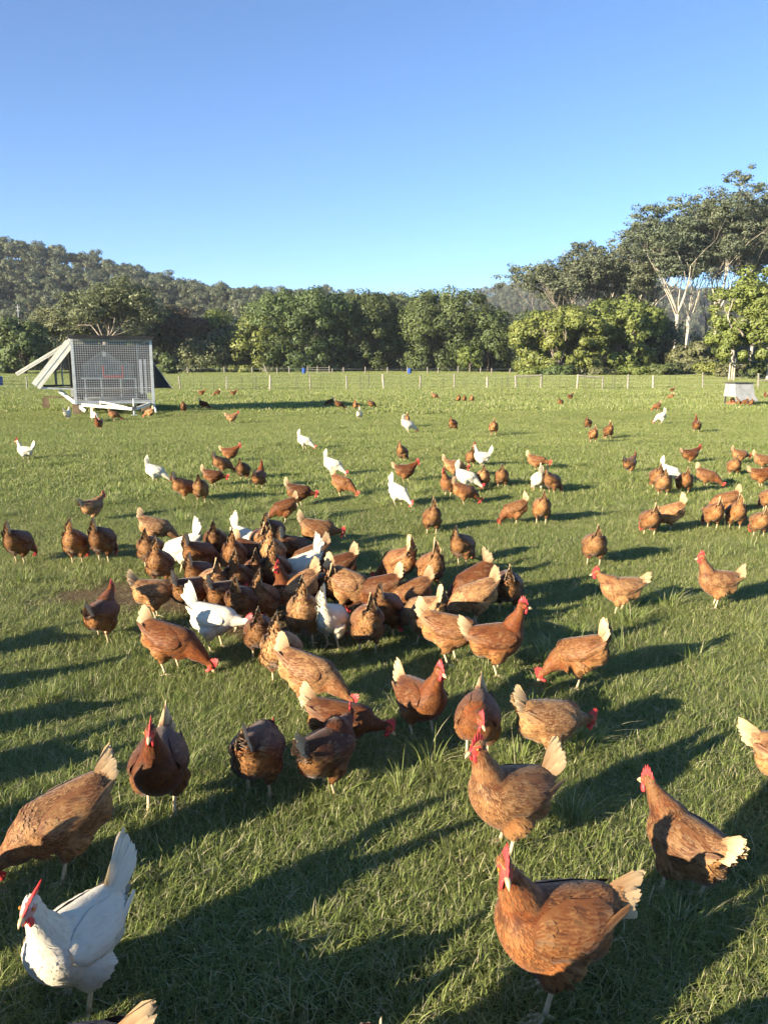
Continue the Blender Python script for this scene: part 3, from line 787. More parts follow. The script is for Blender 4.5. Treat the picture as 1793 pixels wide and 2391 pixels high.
# gabled corrugated nest hut inside
hut = MB(); yh = 1.15; n = 44
V, q = [], []
for i in range(n + 1):
    x = -0.92 + 1.66 * i / n
    zt = 1.62 + (0.46 * (1 - abs((x + 0.22) / 0.70)) if abs(x + 0.22) < 0.70 else 0.0) if x < 0.48 else 1.72 - 0.25 * (x - 0.48)
    yy = yh + 0.018 * math.cos(i * 2.1)
    V += [(x, yy, 1.20), (x, yy, max(zt, 1.60))]
for i in range(n): q.append((2*i, 2*i+2, 2*i+3, 2*i+1))
hut.add(V, q); hw = part(hut, 'hut_wall', M_CORR, coop)
mb = MB(); mb.bar((-0.95, yh - 0.06, 1.60), (-0.22, yh - 0.06, 2.10), 0.05, 0.05); mb.bar((-0.22, yh - 0.06, 2.10), (0.50, yh - 0.06, 1.62), 0.05, 0.05); mb.bar((0.45, yh - 0.06, 1.74), (0.78, yh - 0.06, 1.64), 0.04, 0.04); part(mb, 'hut_barge', M_CORR, hw)
mb = MB(); mb.box((-0.20, yh - 0.10, 2.00), (0.10, 0.10, 0.14)); part(mb, 'lamp_housing', M_GALV, hw)
mb = MB(); mb.box((0.06, yh - 0.12, 1.235), (0.66, 0.10, 0.10)); part(mb, 'red_tray', M_RED, coop)
for x in (-0.26, 0.37):
    mb = MB(); mb.box((x, yh - 0.10, 1.45), (0.045, 0.05, 0.34)); part(mb, 'red_upright', M_RED, coop)
mb = MB(); mb.bar((-0.98, yh - 0.05, 1.19), (0.80, yh - 0.05, 1.17), 0.05, 0.05); part(mb, 'perch', M_GALV, coop)
for k in range(3):
    mb = MB(); mb.bar((-0.98, 0.55 + k * 0.5, 0.80 - 0.10 * k), (0.95, 0.55 + k * 0.5, 0.80 - 0.10 * k), 0.045, 0.045); part(mb, 'perch', M_TIMBER, coop)
for x in (-0.86, -0.34, 0.30, 0.80):
    mb = MB(); mb.box((x, 1.2, 0.82), (0.05, 0.05, 0.74)); part(mb, 'perch_leg', M_GALV, coop)
mb = MB(); mb.box((0.90, 0.3, 1.25), (0.09, 0.03, 1.15)); mb.box((1.05, 0.3, 1.25), (0.05, 0.03, 1.15)); part(mb, 'door_strip', M_GALV, coop)
# drawbar, jockey stand and wheels
db = MB()
db.bar((-1.05, 0.0, Z0 - 0.02), (0.42, -1.25, 0.24), 0.07, 0.09); db.bar((1.10, 0.0, Z0 - 0.02), (0.52, -1.25, 0.24), 0.07, 0.09)
part(db, 'drawbar', M_CREAM, coop)
mb = MB(); mb.bar((-0.50, -0.30, 0.22), (-0.50, -0.30, 0.46), 0.05, 0.05); mb.bar((-0.50, -0.32, 0.45), (0.30, -0.95, 0.27), 0.045, 0.06); part(mb, 'drawbar_brace', M_CREAM, coop)
mb = MB(); mb.tube([(0.47, -1.2, 0.06), (0.47, -1.2, 0.56)], [0.03, 0.03], 8); mb.box((0.47, -1.2, 0.035), (0.18, 0.14, 0.03)); mb.bar((0.47, -1.2, 0.56), (0.60, -1.2, 0.58), 0.025, 0.025); part(mb, 'jockey_stand', M_GALV, coop)
mb = MB(); mb.box((0.47, -1.32, 0.27), (0.09, 0.16, 0.09)); part(mb, 'hitch', M_DGREY, coop)
mb = MB(); mb.bar((-W2 - 0.42, 0.5, 0.80), (-W2 + 0.32, -0.05, 0.14), 0.06, 0.11); part(mb, 'ramp_edge', M_CREAM, coop)
mb = MB(); mb.bar((W2 - 0.05, -0.02, Z0), (W2 + 0.02, -0.1, 0.06), 0.05, 0.05); part(mb, 'corner_leg', M_GALV, coop)
def wheel(sx, y):
    rr = 0.34; mb = MB(); th = np.linspace(0, 2*np.pi, 25)[:-1]
    V, q = [], []
    prof = [(-0.10, 0.20), (-0.11, 0.30), (-0.08, 0.34), (0.08, 0.34), (0.11, 0.30), (0.10, 0.20)]
    for a in th:
        for xo, rd in prof: V.append((sx * (W2 - 0.22) + xo, y + math.cos(a) * rd, rr + math.sin(a) * rd))
    for i in range(24):
        for j in range(5): q.append((i*6+j, ((i+1)%24)*6+j, ((i+1)%24)*6+j+1, i*6+j+1))
    mb.add(V, q); w = part(mb, 'wheel', M_TYRE, coop, smooth=True)
    hb = MB(); hb.tube([(sx * (W2 - 0.22) - 0.07, y, rr), (sx * (W2 - 0.22) + 0.07, y, rr)], [0.21, 0.21], 16); part(hb, 'rim', M_GALV, w)
for sx in (-1, 1):
    for y in (1.5, 2.4): wheel(sx, y)
mb = MB(); mb.box((0, 1.95, 0.30), (2*W2 - 0.6, 0.09, 0.09)); part(mb, 'axle', M_DGREY, coop)
for sx, y in ((-W2 + 0.06, 0.18), (W2 - 0.30, 0.18)):
    mb = MB(); mb.box((sx, y, 0.17), (0.26, 0.26, 0.42)); part(mb, 'chock_stump', M_TIMBER, coop)
mb = MB(); mb.bar((-W2 - 0.95, 2.3, 0.55), (-W2 + 0.1, 2.3, 0.50), 0.10, 0.05); mb.box((-W2 - 0.88, 2.3, 0.34), (0.22, 0.2, 0.32)); part(mb, 'side_step', M_TIMBER, coop)

# ---- small nest box on skids at the right
nl = at(1722, 948)
box = empty('nest_box', nl, math.radians(12))
tag(box, 'small pale grey feed shelter with flared skirt near the right edge', 'shelter')
V = [(-0.47,-0.42,0.42),(0.47,-0.42,0.42),(0.47,0.42,0.42),(-0.47,0.42,0.42),(-0.44,-0.30,0.98),(0.44,-0.30,0.98),(0.44,0.36,0.98),(-0.44,0.36,0.98)]
mb = MB(); mb.add(V, [(0,3,2,1),(4,5,6,7),(0,1,5,4),(1,2,6,5),(2,3,7,6),(3,0,4,7)]); part(mb, 'housing', M_WHITE_P, box)
mb = MB(); mb.box((0, 0.03, 1.005), (1.02, 0.80, 0.035)); part(mb, 'lid', M_DGREY, box)
mb = MB(); mb.add([(-0.48,-0.44,0.46),(0.48,-0.44,0.46),(0.56,-0.58,0.24),(-0.56,-0.58,0.24),(-0.48,-0.42,0.45),(0.48,-0.42,0.45),(0.56,-0.56,0.23),(-0.56,-0.56,0.23)], [(0,3,2,1),(4,5,6,7),(0,1,5,4),(1,2,6,5),(2,3,7,6),(3,0,4,7)]); part(mb, 'front_skirt', M_WHITE_P, box)
mb = MB(); mb.add([(0.48,-0.42,0.46),(0.48,0.44,0.46),(0.62,0.50,0.26),(0.62,-0.48,0.26),(0.46,-0.42,0.45),(0.46,0.44,0.45),(0.60,0.50,0.25),(0.60,-0.48,0.25)], [(0,3,2,1),(4,5,6,7),(0,1,5,4),(1,2,6,5),(2,3,7,6),(3,0,4,7)]); part(mb, 'side_skirt', M_WHITE_P, box)
for x in (-0.40, 0.40):
    mb = MB(); mb.bar((x, -0.55, 0.05), (x, 0.65, 0.05), 0.09, 0.10); part(mb, 'skid', M_TIMBER, box)
    for y in (-0.36, 0.36):
        mb = MB(); mb.box((x, y, 0.25), (0.05, 0.05, 0.42)); part(mb, 'leg', M_DGREY, box)
mb = MB(); mb.box((0, 0, 0.13), (0.74, 0.60, 0.07)); part(mb, 'feed_tray', M_RED, box)

# ---- post and wire fence across the field
fence = empty('wire_fence', (0, 57, float(gz(0, 57))))
tag(fence, 'post and wire fence running across the middle of the field', 'fence')
fr_ = np.random.default_rng(5)
posts = [-60, 65, 205, 320, 422, 530, 631, 725, 810, 896, 980, 1060, 1137, 1204, 1262, 1346, 1406, 1465, 1524, 1640, 1769, 1880]
tops = []
inv = Vector((0, 57, float(gz(0, 57))))
def post_mesh(mat, loc, h, w, lx, ly, parent, name='post', off=inv):
    mb = MB(); P = np.array([(0, 0, -0.3), (lx*0.3*h, ly*0.3*h, h*0.3), (lx*0.7*h, ly*0.7*h, h*0.7), (lx*h, ly*h, h)]) + np.array(loc - off)
    mb.tube(P, np.array([1.0, 0.97, 0.92, 0.88]) * w, 7)
    return part(mb, name, mat, parent)
for i, px in enumerate(posts):
    Y = 56 + 5.0 * (px / 1793.0)
    p = on_ground(px, Y); h = float(fr_.uniform(0.92, 1.25)); lx, ly = fr_.normal(0, 0.055), fr_.normal(0, 0.03)
    post_mesh(M_PALEWOOD if i % 3 else M_WOOD, p, h, float(fr_.uniform(0.055, 0.095)), lx, ly, fence)
    tops.append((p, h))
for a, b in ((13, 14), (15, 16)):
    mb = MB(); A, B = tops[a][0] - inv + Vector((0, -0.02, tops[a][1]*0.93)), tops[b][0] - inv + Vector((0, -0.02, tops[b][1]*0.93)); mb.tube([A, (A+B)/2 + Vector((0, 0, -0.02)), B], [0.07, 0.065, 0.06], 7); part(mb, 'strainer_rail', M_PALEWOOD, fence)
A, B = tops[20][0] - inv + Vector((0, 0, 0.7)), tops[20][0] - inv + Vector((3.2, 0.4, 0.15))
mb = MB(); mb.tube([A, B], [0.05, 0.05], 6); part(mb, 'strainer_rail', M_PALEWOOD, fence)
for f in (0.25, 0.5, 0.72, 0.92):
    mb = MB(); P = [tuple(p - inv + Vector((0, -0.06, h * f))) for p, h in tops]
    mb.tube(P, [0.0025] * len(P), 4); part(mb, 'wire', M_WIRE, fence)
for k in range(40):                               # thin steel droppers between the posts
    i = int(fr_.integers(2, len(tops) - 1)); t = float(fr_.uniform(0.25, 0.75)); p = tops[i][0].lerp(tops[i+1][0], t) - inv
    mb = MB(); mb.tube([p + Vector((0, -0.05, -0.1)), p + Vector((0.02, -0.05, 1.1))], [0.014, 0.012], 5); part(mb, 'dropper', M_DGREY, fence)

# ---- far fence at the foot of the trees
ff = empty('far_fence', (0, 128, float(gz(0, 128)))); inv2 = Vector((0, 128, float(gz(0, 128))))
tag(ff, 'far line of short pale posts at the foot of the trees', 'fence')
for px in (370, 440, 525, 590, 648, 676, 776, 803, 853, 905, 950, 998, 1022, 1069, 1121, 1147, 1189, 1250, 1330, 1420, 1497, 1575):
    p = on_ground(px, 128); post_mesh(M_PALEWOOD, p, float(fr_.uniform(0.9, 1.35)), 0.10, fr_.normal(0, 0.04), 0, ff, off=inv2)
mb = MB(); P = [tuple(on_ground(px, 127.9) - inv2 + Vector((0, 0, 0.8))) for px in range(370, 1600, 60)]; mb.tube(P, [0.005]*len(P), 4); part(mb, 'wire', M_WIRE, ff)
gt = empty('field_gate', on_ground(742, 126)); tag(gt, 'small pale gate frame in the far fence, beside the blue drum', 'gate')
for x in (-1.6, 0.0, 1.9):
    mb = MB(); mb.tube([(x, 0, -0.3), (x, 0, 1.35)], [0.09, 0.08], 6); part(mb, 'post', M_PALEWOOD, gt)
for z in (0.35, 0.7, 1.05):
    mb = MB(); mb.bar((-1.6, 0, z), (1.9, 0, z), 0.04, 0.05); part(mb, 'rail', M_PALEWOOD, gt)
for px, lab in ((710, 'blue drum beside the far gate'), (956, 'blue drum standing alone before the central trees')):
    d = empty('plastic_drum', on_ground(px, 122)); tag(d, lab, 'drum', 'blue drums at the field edge')
    mb = MB(); mb.tube([(0,0,0.0),(0,0,0.05),(0,0,0.3),(0,0,0.32),(0,0,0.6),(0,0,0.62),(0,0,0.9),(0,0,0.93)], [0.27,0.29,0.29,0.31,0.31,0.29,0.29,0.26], 14); part(mb, 'shell', M_BLUE, d)
    mb = MB(); mb.tube([(0,0,0.931),(0,0,0.96)], [0.24, 0.23], 14); part(mb, 'lid', M_BLUE, d)
lp = MB(); p0 = on_ground(628, 118); lp.tube([(0, 0, -0.3), (-0.75, 0, 1.7)], [0.09, 0.07], 7)
o = part(lp, 'leaning_post', M_PALEWOOD, None); o.location = p0; tag(o, 'single pale post leaning left in the far field', 'post')
pole = empty('white_pole', on_ground(56, 160)); tag(pole, 'thin white pole above the trees at the far left', 'pole')
mb = MB(); mb.tube([(0, 0, -0.4), (0, 0, 8), (0.02, 0, 13.2)], [0.14, 0.11, 0.09], 7); part(mb, 'shaft', M_WHITE_P, pole)
mb = MB(); mb.box((0, 0, 12.7), (0.9, 0.12, 0.12)); mb.box((0, 0, 12.0), (0.7, 0.12, 0.12)); part(mb, 'crossarm', M_WHITE_P, pole)
# white rail fence under the right-hand tree, three pale stems
rf = empty('rail_fence', on_ground(1715, 112)); tag(rf, 'white rail fence glimpsed under the right-hand tree', 'fence')
for k in range(7):
    mb = MB(); mb.box((-7 + k*2.3, 0, 0.75), (0.12, 0.12, 1.7)); part(mb, 'post', M_WHITE_P, rf)
for z in (0.75, 1.1, 1.45):
    mb = MB(); mb.box((0, -0.08, z), (14.2, 0.04, 0.07)); part(mb, 'rail', M_WHITE_P, rf)
st = empty('dead_trunk', on_ground(1706, 84)); tag(st, 'cluster of three bare pale stems behind the feed shelter', 'trunk')
for k, x in enumerate((-0.28, 0.0, 0.22)):
    mb = MB(); mb.tube([(x, 0, -0.3), (x + 0.03, 0.05, 1.2), (x + 0.05*k, 0.02, 2.4 + 0.2*(k == 1))], [0.10, 0.085, 0.07], 7); part(mb, 'stem', B_PALE, st)
bl = on_ground(-6, 66); lo = empty('blue_tank', bl); tag(lo, 'blue water tank cut off by the left edge behind the coop', 'tank')
mb = MB(); mb.tube([(0,0,0),(0,0,0.1),(0,0,0.75),(0,0,0.85)], [0.45,0.5,0.5,0.42], 16); part(mb, 'tank_body', M_BLUE, lo)
# ------------------------------------------------------------------ hens: materials
def plumage_mat(name, white=False):
    m, nt, b = mat_new(name, 0.62, (0.3, 0.1, 0.03), 0.22)
    at = nt.nodes.new('ShaderNodeVertexColor'); at.layer_name = 'pat'
    sp = nt.nodes.new('ShaderNodeSeparateColor'); nt.links.new(at.outputs['Color'], sp.inputs[0])
    lace, reg, rnd = sp.outputs[0], sp.outputs[1], sp.outputs[2]
    cream = at.outputs['Alpha']
    oi = nt.nodes.new('ShaderNodeObjectInfo')
    oc = nt.nodes.new('ShaderNodeSeparateColor'); nt.links.new(oi.outputs['Color'], oc.inputs[0])
    p = obj_pos(nt)
    n1 = noise(nt, 22, 3, 0.6, p)
    if white:
        base = mix(nt, n1, (0.60, 0.53, 0.39), (0.70, 0.64, 0.50))
        dirt = math_n(nt, 'MULTIPLY', ramp_f(nt, noise(nt, 11, 5, 0.7, p), 0.56, 0.72), 0.5)
        base = mix(nt, dirt, base, (0.45, 0.36, 0.23))
        base = mix(nt, math_n(nt, 'MULTIPLY', lace, 0.25), base, (0.73, 0.67, 0.53))
        base = mix(nt, math_n(nt, 'MULTIPLY', ramp_f(nt, rnd, 0.4, 0.9), 0.45), base, (0.50, 0.42, 0.28))
        face = (0.55, 0.30, 0.24)
    else:
        base = ramp(nt, reg, [(0.0, (0.235, 0.048, 0.008)), (0.25, (0.215, 0.048, 0.009)), (0.4, (0.160, 0.042, 0.010)), (0.65, (0.26, 0.070, 0.014)), (1.0, (0.47, 0.215, 0.066))])
        base = mix(nt, math_n(nt, 'MULTIPLY', ramp_f(nt, rnd, 0.50, 0.80), 0.72), base, (0.085, 0.027, 0.011))
        pale = mix(nt, oc.outputs[1], (0.50, 0.20, 0.050), (0.70, 0.46, 0.22))
        lf = math_n(nt, 'MULTIPLY', math_n(nt, 'MULTIPLY', lace, oc.outputs[2]), math_n(nt, 'SUBTRACT', 1.45, rnd), clamp=True)
        base = mix(nt, lf, base, pale)
        big = ramp_f(nt, noise(nt, 16, 4, 0.6, p), 0.46, 0.64)
        base = mix(nt, math_n(nt, 'MULTIPLY', big, math_n(nt, 'MULTIPLY', oc.outputs[1], 0.62)), base, (0.50, 0.27, 0.10))
        dk = ramp_f(nt, noise(nt, 10, 3, 0.6, p), 0.52, 0.66)
        base = mix(nt, math_n(nt, 'MULTIPLY', dk, math_n(nt, 'MULTIPLY', math_n(nt, 'SUBTRACT', 1.0, reg, clamp=True), 0.75)), base, (0.075, 0.022, 0.008))
        fine = noise(nt, 140, 3, 0.7, p)
        base = mix(nt, math_n(nt, 'MULTIPLY', ramp_f(nt, fine, 0.45, 0.75), 0.35), base, (0.09, 0.025, 0.008))
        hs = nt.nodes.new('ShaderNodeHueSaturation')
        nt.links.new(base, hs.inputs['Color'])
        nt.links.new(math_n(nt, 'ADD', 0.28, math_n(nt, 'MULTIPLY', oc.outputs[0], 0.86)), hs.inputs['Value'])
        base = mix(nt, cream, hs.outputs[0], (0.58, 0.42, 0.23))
        face = (0.50, 0.055, 0.04)
    fm = math_n(nt, 'GREATER_THAN', reg, 1.5)
    base = mix(nt, fm, base, face)
    nt.links.new(base, b.inputs['Base Color'])
    b.inputs['Sheen Weight'].default_value = 0.15
    b.inputs['Sheen Roughness'].default_value = 0.4
    return m

def ramp_f(nt, v, a, b):
    n = nt.nodes.new('ShaderNodeMapRange'); n.interpolation_type = 'SMOOTHSTEP'
    n.inputs[1].default_value, n.inputs[2].default_value = a, b
    nt.links.new(v, n.inputs[0])
    return n.outputs[0]

M_BROWN = plumage_mat('brown_plumage')
M_WHITE = plumage_mat('white_plumage', True)
M_COMB, _nt, _b = mat_new('comb_skin', 0.42, (0.62, 0.035, 0.035), 0.4)
_n = noise(_nt, 180, 3, 0.6, obj_pos(_nt)); _nt.links.new(mix(_nt, _n, (0.45, 0.02, 0.03), (0.78, 0.09, 0.075)), _b.inputs['Base Color'])
_b.inputs['Subsurface Weight'].default_value = 0.0
bump(_nt, _b, _n, 0.3, 0.003)
M_BEAK, _nt, _b = mat_new('horn_beak', 0.4, (0.55, 0.38, 0.2), 0.4)
M_EYE, _nt, _b = mat_new('hen_eye', 0.12, (0.02, 0.01, 0.005), 0.6)
_p = obj_pos(_nt); _s = nd(_nt, 'ShaderNodeSeparateXYZ'); _nt.links.new(_p, _s.inputs[0])
_r = math_n(_nt, 'ABSOLUTE', _s.outputs[1])
_nt.links.new(mix(_nt, ramp_f(_nt, _r, 0.0037, 0.0041), (0.5, 0.17, 0.02), (0.006, 0.005, 0.005)), _b.inputs['Base Color'])
M_LEG, _nt, _b = mat_new('hen_shank', 0.5, (0.6, 0.48, 0.28), 0.35)
_n = noise(_nt, 120, 4, 0.6, obj_pos(_nt)); _nt.links.new(mix(_nt, _n, (0.42, 0.30, 0.15), (0.74, 0.62, 0.40)), _b.inputs['Base Color'])
bump(_nt, _b, _n, 0.4, 0.002)

# ------------------------------------------------------------------ hens: geometry
TC = np.array([0.0, 0.0, 0.215])
TORSO = np.array([  # x, centre z, half height, half width
    (-0.172, 0.046, 0.012, 0.014), (-0.150, 0.036, 0.046, 0.044), (-0.115, 0.014, 0.078, 0.070), (-0.065, -0.004, 0.098, 0.089),
    (-0.010, -0.010, 0.104, 0.095), (0.045, -0.006, 0.099, 0.093), (0.090, 0.006, 0.083, 0.080), (0.122, 0.018, 0.058, 0.058), (0.142, 0.028, 0.020, 0.020)])

def rot_y(a):
    c, s = math.cos(a), math.sin(a)
    return np.array([(c, 0, s), (0, 1, 0), (-s, 0, c)])

def basis(fwd, up=(0, 0, 1)):
    f = Vector(fwd).normalized(); s = Vector(up).cross(f).normalized(); u = f.cross(s)
    return np.array([f, s, u]).T       # columns: forward, left, up

def feather_cards(P, D, N, L, W, lift, pat, curl=0.17, r=rng):
    """P base points, D flow direction, N normals, L,W sizes -> one mesh worth of 8-vertex cards"""
    n = len(P)
    D = D - N * (D * N).sum(1)[:, None]; D /= np.linalg.norm(D, axis=1)[:, None] + 1e-9
    S = np.cross(N, D)
    prof = [(0.0, 0.0, 0), (0.42, -0.5, 1), (0.42, 0.0, 0), (0.42, 0.5, 1), (0.80, -0.40, 1), (0.82, 0.0, 0.25), (0.80, 0.40, 1), (1.0, 0.0, 1)]
    V = np.empty((n, 8, 3)); pt = np.empty((n, 8, 4)); NN = np.empty((n, 8, 3))
    for k, (t, u, e) in enumerate(prof):
        h = lift * (t ** 1.3) - (0.5 * L * L / curl) * t * t + (0.16 * (W if np.ndim(W) else W) * (1 - 2*abs(u)) if t > 0 else 0)
        V[:, k] = P + D * (L * t)[:, None] + S * (W * u)[:, None] + N * (h * np.ones(n))[:, None]
        pt[:, k] = pat
        pt[:, k, 0] = pat[:, 0] * e
        q_ = N + S * (0.32 * u) + D * (0.16 * t - 0.06)
        NN[:, k] = q_ / np.linalg.norm(q_, axis=1)[:, None]
    F4 = np.array([(1, 4, 5, 2), (2, 5, 6, 3)]); F3 = np.array([(0, 1, 2), (0, 2, 3), (4, 7, 5), (5, 7, 6)])
    off = (np.arange(n) * 8)[:, None, None]
    return V.reshape(-1, 3), (F4[None] + off).reshape(-1, 4), (F3[None] + off).reshape(-1, 3), pt.reshape(-1, 4), NN.reshape(-1, 3)

def long_feather(mb, base, d, s, nrm, L, W, pat0, cream0, bend=0.0, tipw=0.7, lace=0.6):
    """one big quill feather as a 2 x 6 strip, cupped"""
    ts = np.array([0, 0.2, 0.45, 0.7, 0.9, 1.0]); ws = np.array([0.25, 0.8, 1.0, 0.98, tipw, 0.22]) * rng.uniform(0.86, 1.12, 6)
    V, P = [], []
    for t, w in zip(ts, ws):
        c = base + d * L * t + nrm * bend * t * t * L
        for u, k in ((-1, 0.0), (0, 0.10), (1, 0.0)):
            V.append(c + s * u * w * W * 0.5 + nrm * k * W + d * (rng.uniform(-0.012, 0.012) if u else 0))
            cr = min(1.0, max(0.0, cream0 * (1.25 * t - 0.15)))
            P.append((lace if u else 0.0, pat0[1], pat0[2], cr))
    q = []
    for i in range(5):
        for j in range(2):
            a = i*3 + j
            q.append((a, a+3, a+4, a+1))
    mb.add(V, q, (), np.array(P))

def slim_breed(pose): return pose.get('slim', 1.0) < 0.95

def build_hen(pose, seed, lod=0):
    """returns dict of part name -> list of (mesh, material slot kind, location).  Hen faces +x, feet on z = 0"""
    r = np.random.default_rng(seed)
    th = pose.get('pitch', 0.0)
    RY = rot_y(-th)                                    # nose up for positive pitch
    lift_z = pose.get('lift', 0.0)
    def tx(V): return (np.asarray(V, float) @ RY.T) + TC + np.array([0, 0, lift_z])
    flat = 0.34 if slim_breed(pose) else 0.55
    slim = pose.get('slim', 1.0); deep = pose.get('deep', 1.0)
    # torso rings
    st = spline(TORSO, 26)
    axis_t = tx(np.c_[st[:, 0], np.zeros(26), st[:, 1]])
    V, q, t = [], [], []
    nseg = 22
    a = np.arange(nseg) * 2 * np.pi / nseg
    for x, zc, hh, hw in st:
        cs, sn = np.cos(a), np.sin(a)
        yy = np.sign(cs) * np.abs(cs) ** 0.92 * hw * slim
        zz = zc + sn * np.where(sn < 0, hh * deep * 1.04, hh * 0.94)
        yy = yy * np.where(sn > 0, 1 - 0.22 * sn, 1.0)       # ridged back
        V.append(np.c_[np.full(nseg, x), yy, zz])
    V = tx(np.vstack(V))
    for i in range(25):
        for j in range(nseg):
            k = (j+1) % nseg
            q.append((i*nseg+j, (i+1)*nseg+j, (i+1)*nseg+k, i*nseg+k))
    body = MB()
    t += [(0, j+1, j+2) for j in range(nseg-2)] + [(25*nseg, 25*nseg+j+2, 25*nseg+j+1) for j in range(nseg-2)]
    body.add(V, q, t)
    fl = pose.get('fluff', 1.0)
    la = np.linspace(-np.pi/2, np.pi/2, 9)
    cen = np.array([-0.088, 0, -0.022])
    Pf = np.c_[cen[0] + 0.066 * fl * np.sin(la), np.zeros(9), np.full(9, cen[2]) + 0.012 * np.sin(la)]
    vf, qf, tf = tube_geo(Pf, np.maximum(np.cos(la), 0.03) * 0.080 * slim * fl, 16, True, np.maximum(np.cos(la), 0.03) * 0.076 * fl)
    body.add(tx(vf), qf, tf)
    # neck and head
    nk = spline(np.array(pose['neck'], float), 18)
    Vn, qn, tn = tube_geo(nk[:, :3], nk[:, 3] * 0.90, 14, True, nk[:, 3])
    body.add(Vn, qn, tn)
    hp = np.array(pose['head']); HB = basis(pose['hdir'], pose.get('hup', (0, 0, 1)))
    hs = np.array([(-0.034, 0.000, 0.014, 0.012), (-0.024, 0.002, 0.0225, 0.0185), (-0.008, 0.003, 0.0245, 0.0195), (0.010, 0.001, 0.0215, 0.0165), (0.024, -0.003, 0.0150, 0.0115), (0.032, -0.005, 0.006, 0.006)])
    hv, hq, ht = [], [], []
    for x, zc, hh, hw in hs:
        b_ = np.arange(14) * 2 * np.pi / 14
        hv.append(np.c_[np.full(14, x), np.cos(b_) * hw, zc + np.sin(b_) * hh])
    hv = np.vstack(hv)
    for i in range(5):
        for j in range(14):
            k = (j+1) % 14; hq.append((i*14+j, (i+1)*14+j, (i+1)*14+k, i*14+k))
    ht = [(0, j+1, j+2) for j in range(12)] + [(70, 70+j+2, 70+j+1) for j in range(12)]
    body.add(hv @ HB.T + hp, hq, ht)
    # thighs
    legs = pose.get('legs', [(0.0, 0.012), (0.0, 0.012)])        # (foot x, lean)
    thigh = []
    for sgn, (fx, ln) in zip((1, -1), legs):
        hip = tx([(-0.01, 0.048 * sgn, -0.05)])[0]
        hock = np.array([fx - 0.018 - ln, 0.050 * sgn, 0.088])
        P = spline(np.array([hip, hip * 0.5 + hock * 0.5 + np.array([0.012, 0.004*sgn, 0]), hock]), 8)
        Rr = np.interp(np.linspace(0, 1, 8), [0, 0.35, 0.75, 1], [0.060, 0.054, 0.030, 0.013])
        v2, q2, t2 = tube_geo(P, Rr * pose.get('fluff', 1.0), 12, True)
        body.add(v2, q2, t2); thigh.append((P, hock, np.array([fx, 0.050*sgn, 0.0])))
    me = mesh_from('hen_tmp', np.concatenate(body.v), [np.concatenate(body.q), np.concatenate(body.t)])
    ob = bpy.data.objects.new('hen_tmp', me); COL.objects.link(ob)
    md = ob.modifiers.new('r', 'REMESH'); md.mode = 'VOXEL'; md.voxel_size = 0.0085 if lod == 0 else 0.016
    sm = ob.modifiers.new('s', 'SMOOTH'); sm.iterations = 4 if lod == 0 else 2; sm.factor = 0.5
    dg = bpy.context.evaluated_depsgraph_get()
    bm_ = bpy.data.meshes.new_from_object(ob.evaluated_get(dg))
    bpy.data.objects.remove(ob); bpy.data.meshes.remove(me)
    nv = len(bm_.vertices)
    BV = np.empty(nv * 3, np.float32); bm_.vertices.foreach_get('co', BV); BV = BV.reshape(-1, 3).astype(float)
    NV = np.empty(nv * 3, np.float32); bm_.vertices.foreach_get('normal', NV); NV = NV.reshape(-1, 3).astype(float)
    # axis samples with kind: 0 torso, 1 neck, 2 head, 3 thigh
    AX = [axis_t]; AD = [-np.gradient(axis_t, axis=0)]; AK = [np.zeros(26)]; AR = [st[:, 3]]; AS = [np.linspace(0, 1, 26)]
    AX.append(nk[:, :3]); AD.append(-np.gradient(nk[:, :3], axis=0)); AK.append(np.ones(18)); AR.append(nk[:, 3]); AS.append(np.linspace(0, 1, 18))
    hx = hp + np.outer(np.linspace(-0.02, 0.024, 6), HB[:, 0])
    AX.append(hx); AD.append(np.tile(-HB[:, 0], (6, 1))); AK.append(np.full(6, 2)); AR.append(np.full(6, 0.02)); AS.append(np.linspace(0, 1, 6))
    for P, _, _ in thigh:
        AX.append(P); AD.append(np.gradient(P, axis=0) + np.array([-0.004, 0, 0])); AK.append(np.full(8, 3)); AR.append(np.full(8, 0.05)); AS.append(np.linspace(0, 1, 8))
    AX, AD, AK, AR, AS = map(np.concatenate, (AX, AD, AK, AR, AS))
    AD /= np.linalg.norm(AD, axis=1)[:, None]
    def classify(P):
        d = np.linalg.norm(P[:, None] - AX[None], axis=2)
        sc = d / np.maximum(AR[None], 0.012)
        sc = np.where(AK[None] == 3, sc * 1.25, sc)
        w = np.exp(-((sc - sc.min(1)[:, None]) / 0.22) ** 2)
        D = (w[..., None] * AD[None]).sum(1)
        i = sc.argmin(1)
        return AK[i], AS[i], D / (np.linalg.norm(D, axis=1)[:, None] + 1e-9), w
    loc_t = lambda P: (P - TC - np.array([0, 0, lift_z])) @ RY          # torso-local
    def regions(P, K, S_):
        tl = loc_t(P)
        g = np.full(len(P), 0.4)
        x, z = tl[:, 0], tl[:, 2]
        breast = np.clip((x - 0.0) / 0.10, 0, 1) * np.clip((0.05 - z) / 0.08, 0, 1)
        g = g + 0.25 * breast
        under = np.clip((-0.005 - z) / 0.05, 0, 1) * np.clip((0.085 - x) / 0.08, 0, 1)
        rear = np.clip((-0.070 - x) / 0.04, 0, 1) * np.clip((0.050 - z) / 0.03, 0, 1)
        g = np.maximum(g, 0.4 + 0.6 * np.maximum(under, rear))
        g = np.where(K == 1, 0.02 + 0.5 * np.clip(0.35 - S_, 0, 0.35), g)
        g = np.where(K == 2, 0.02, g)
        g = np.where(K == 3, 0.85, g)
        return g
    K, S_, D, _ = classify(BV)
    G = regions(BV, K, S_)
    hl = (BV - hp) @ HB
    face = (K == 2) & (hl[:, 0] > -0.010) & (hl[:, 2] < 0.016) & (hl[:, 2] > -0.022)
    G = np.where(face, 2.0, G)
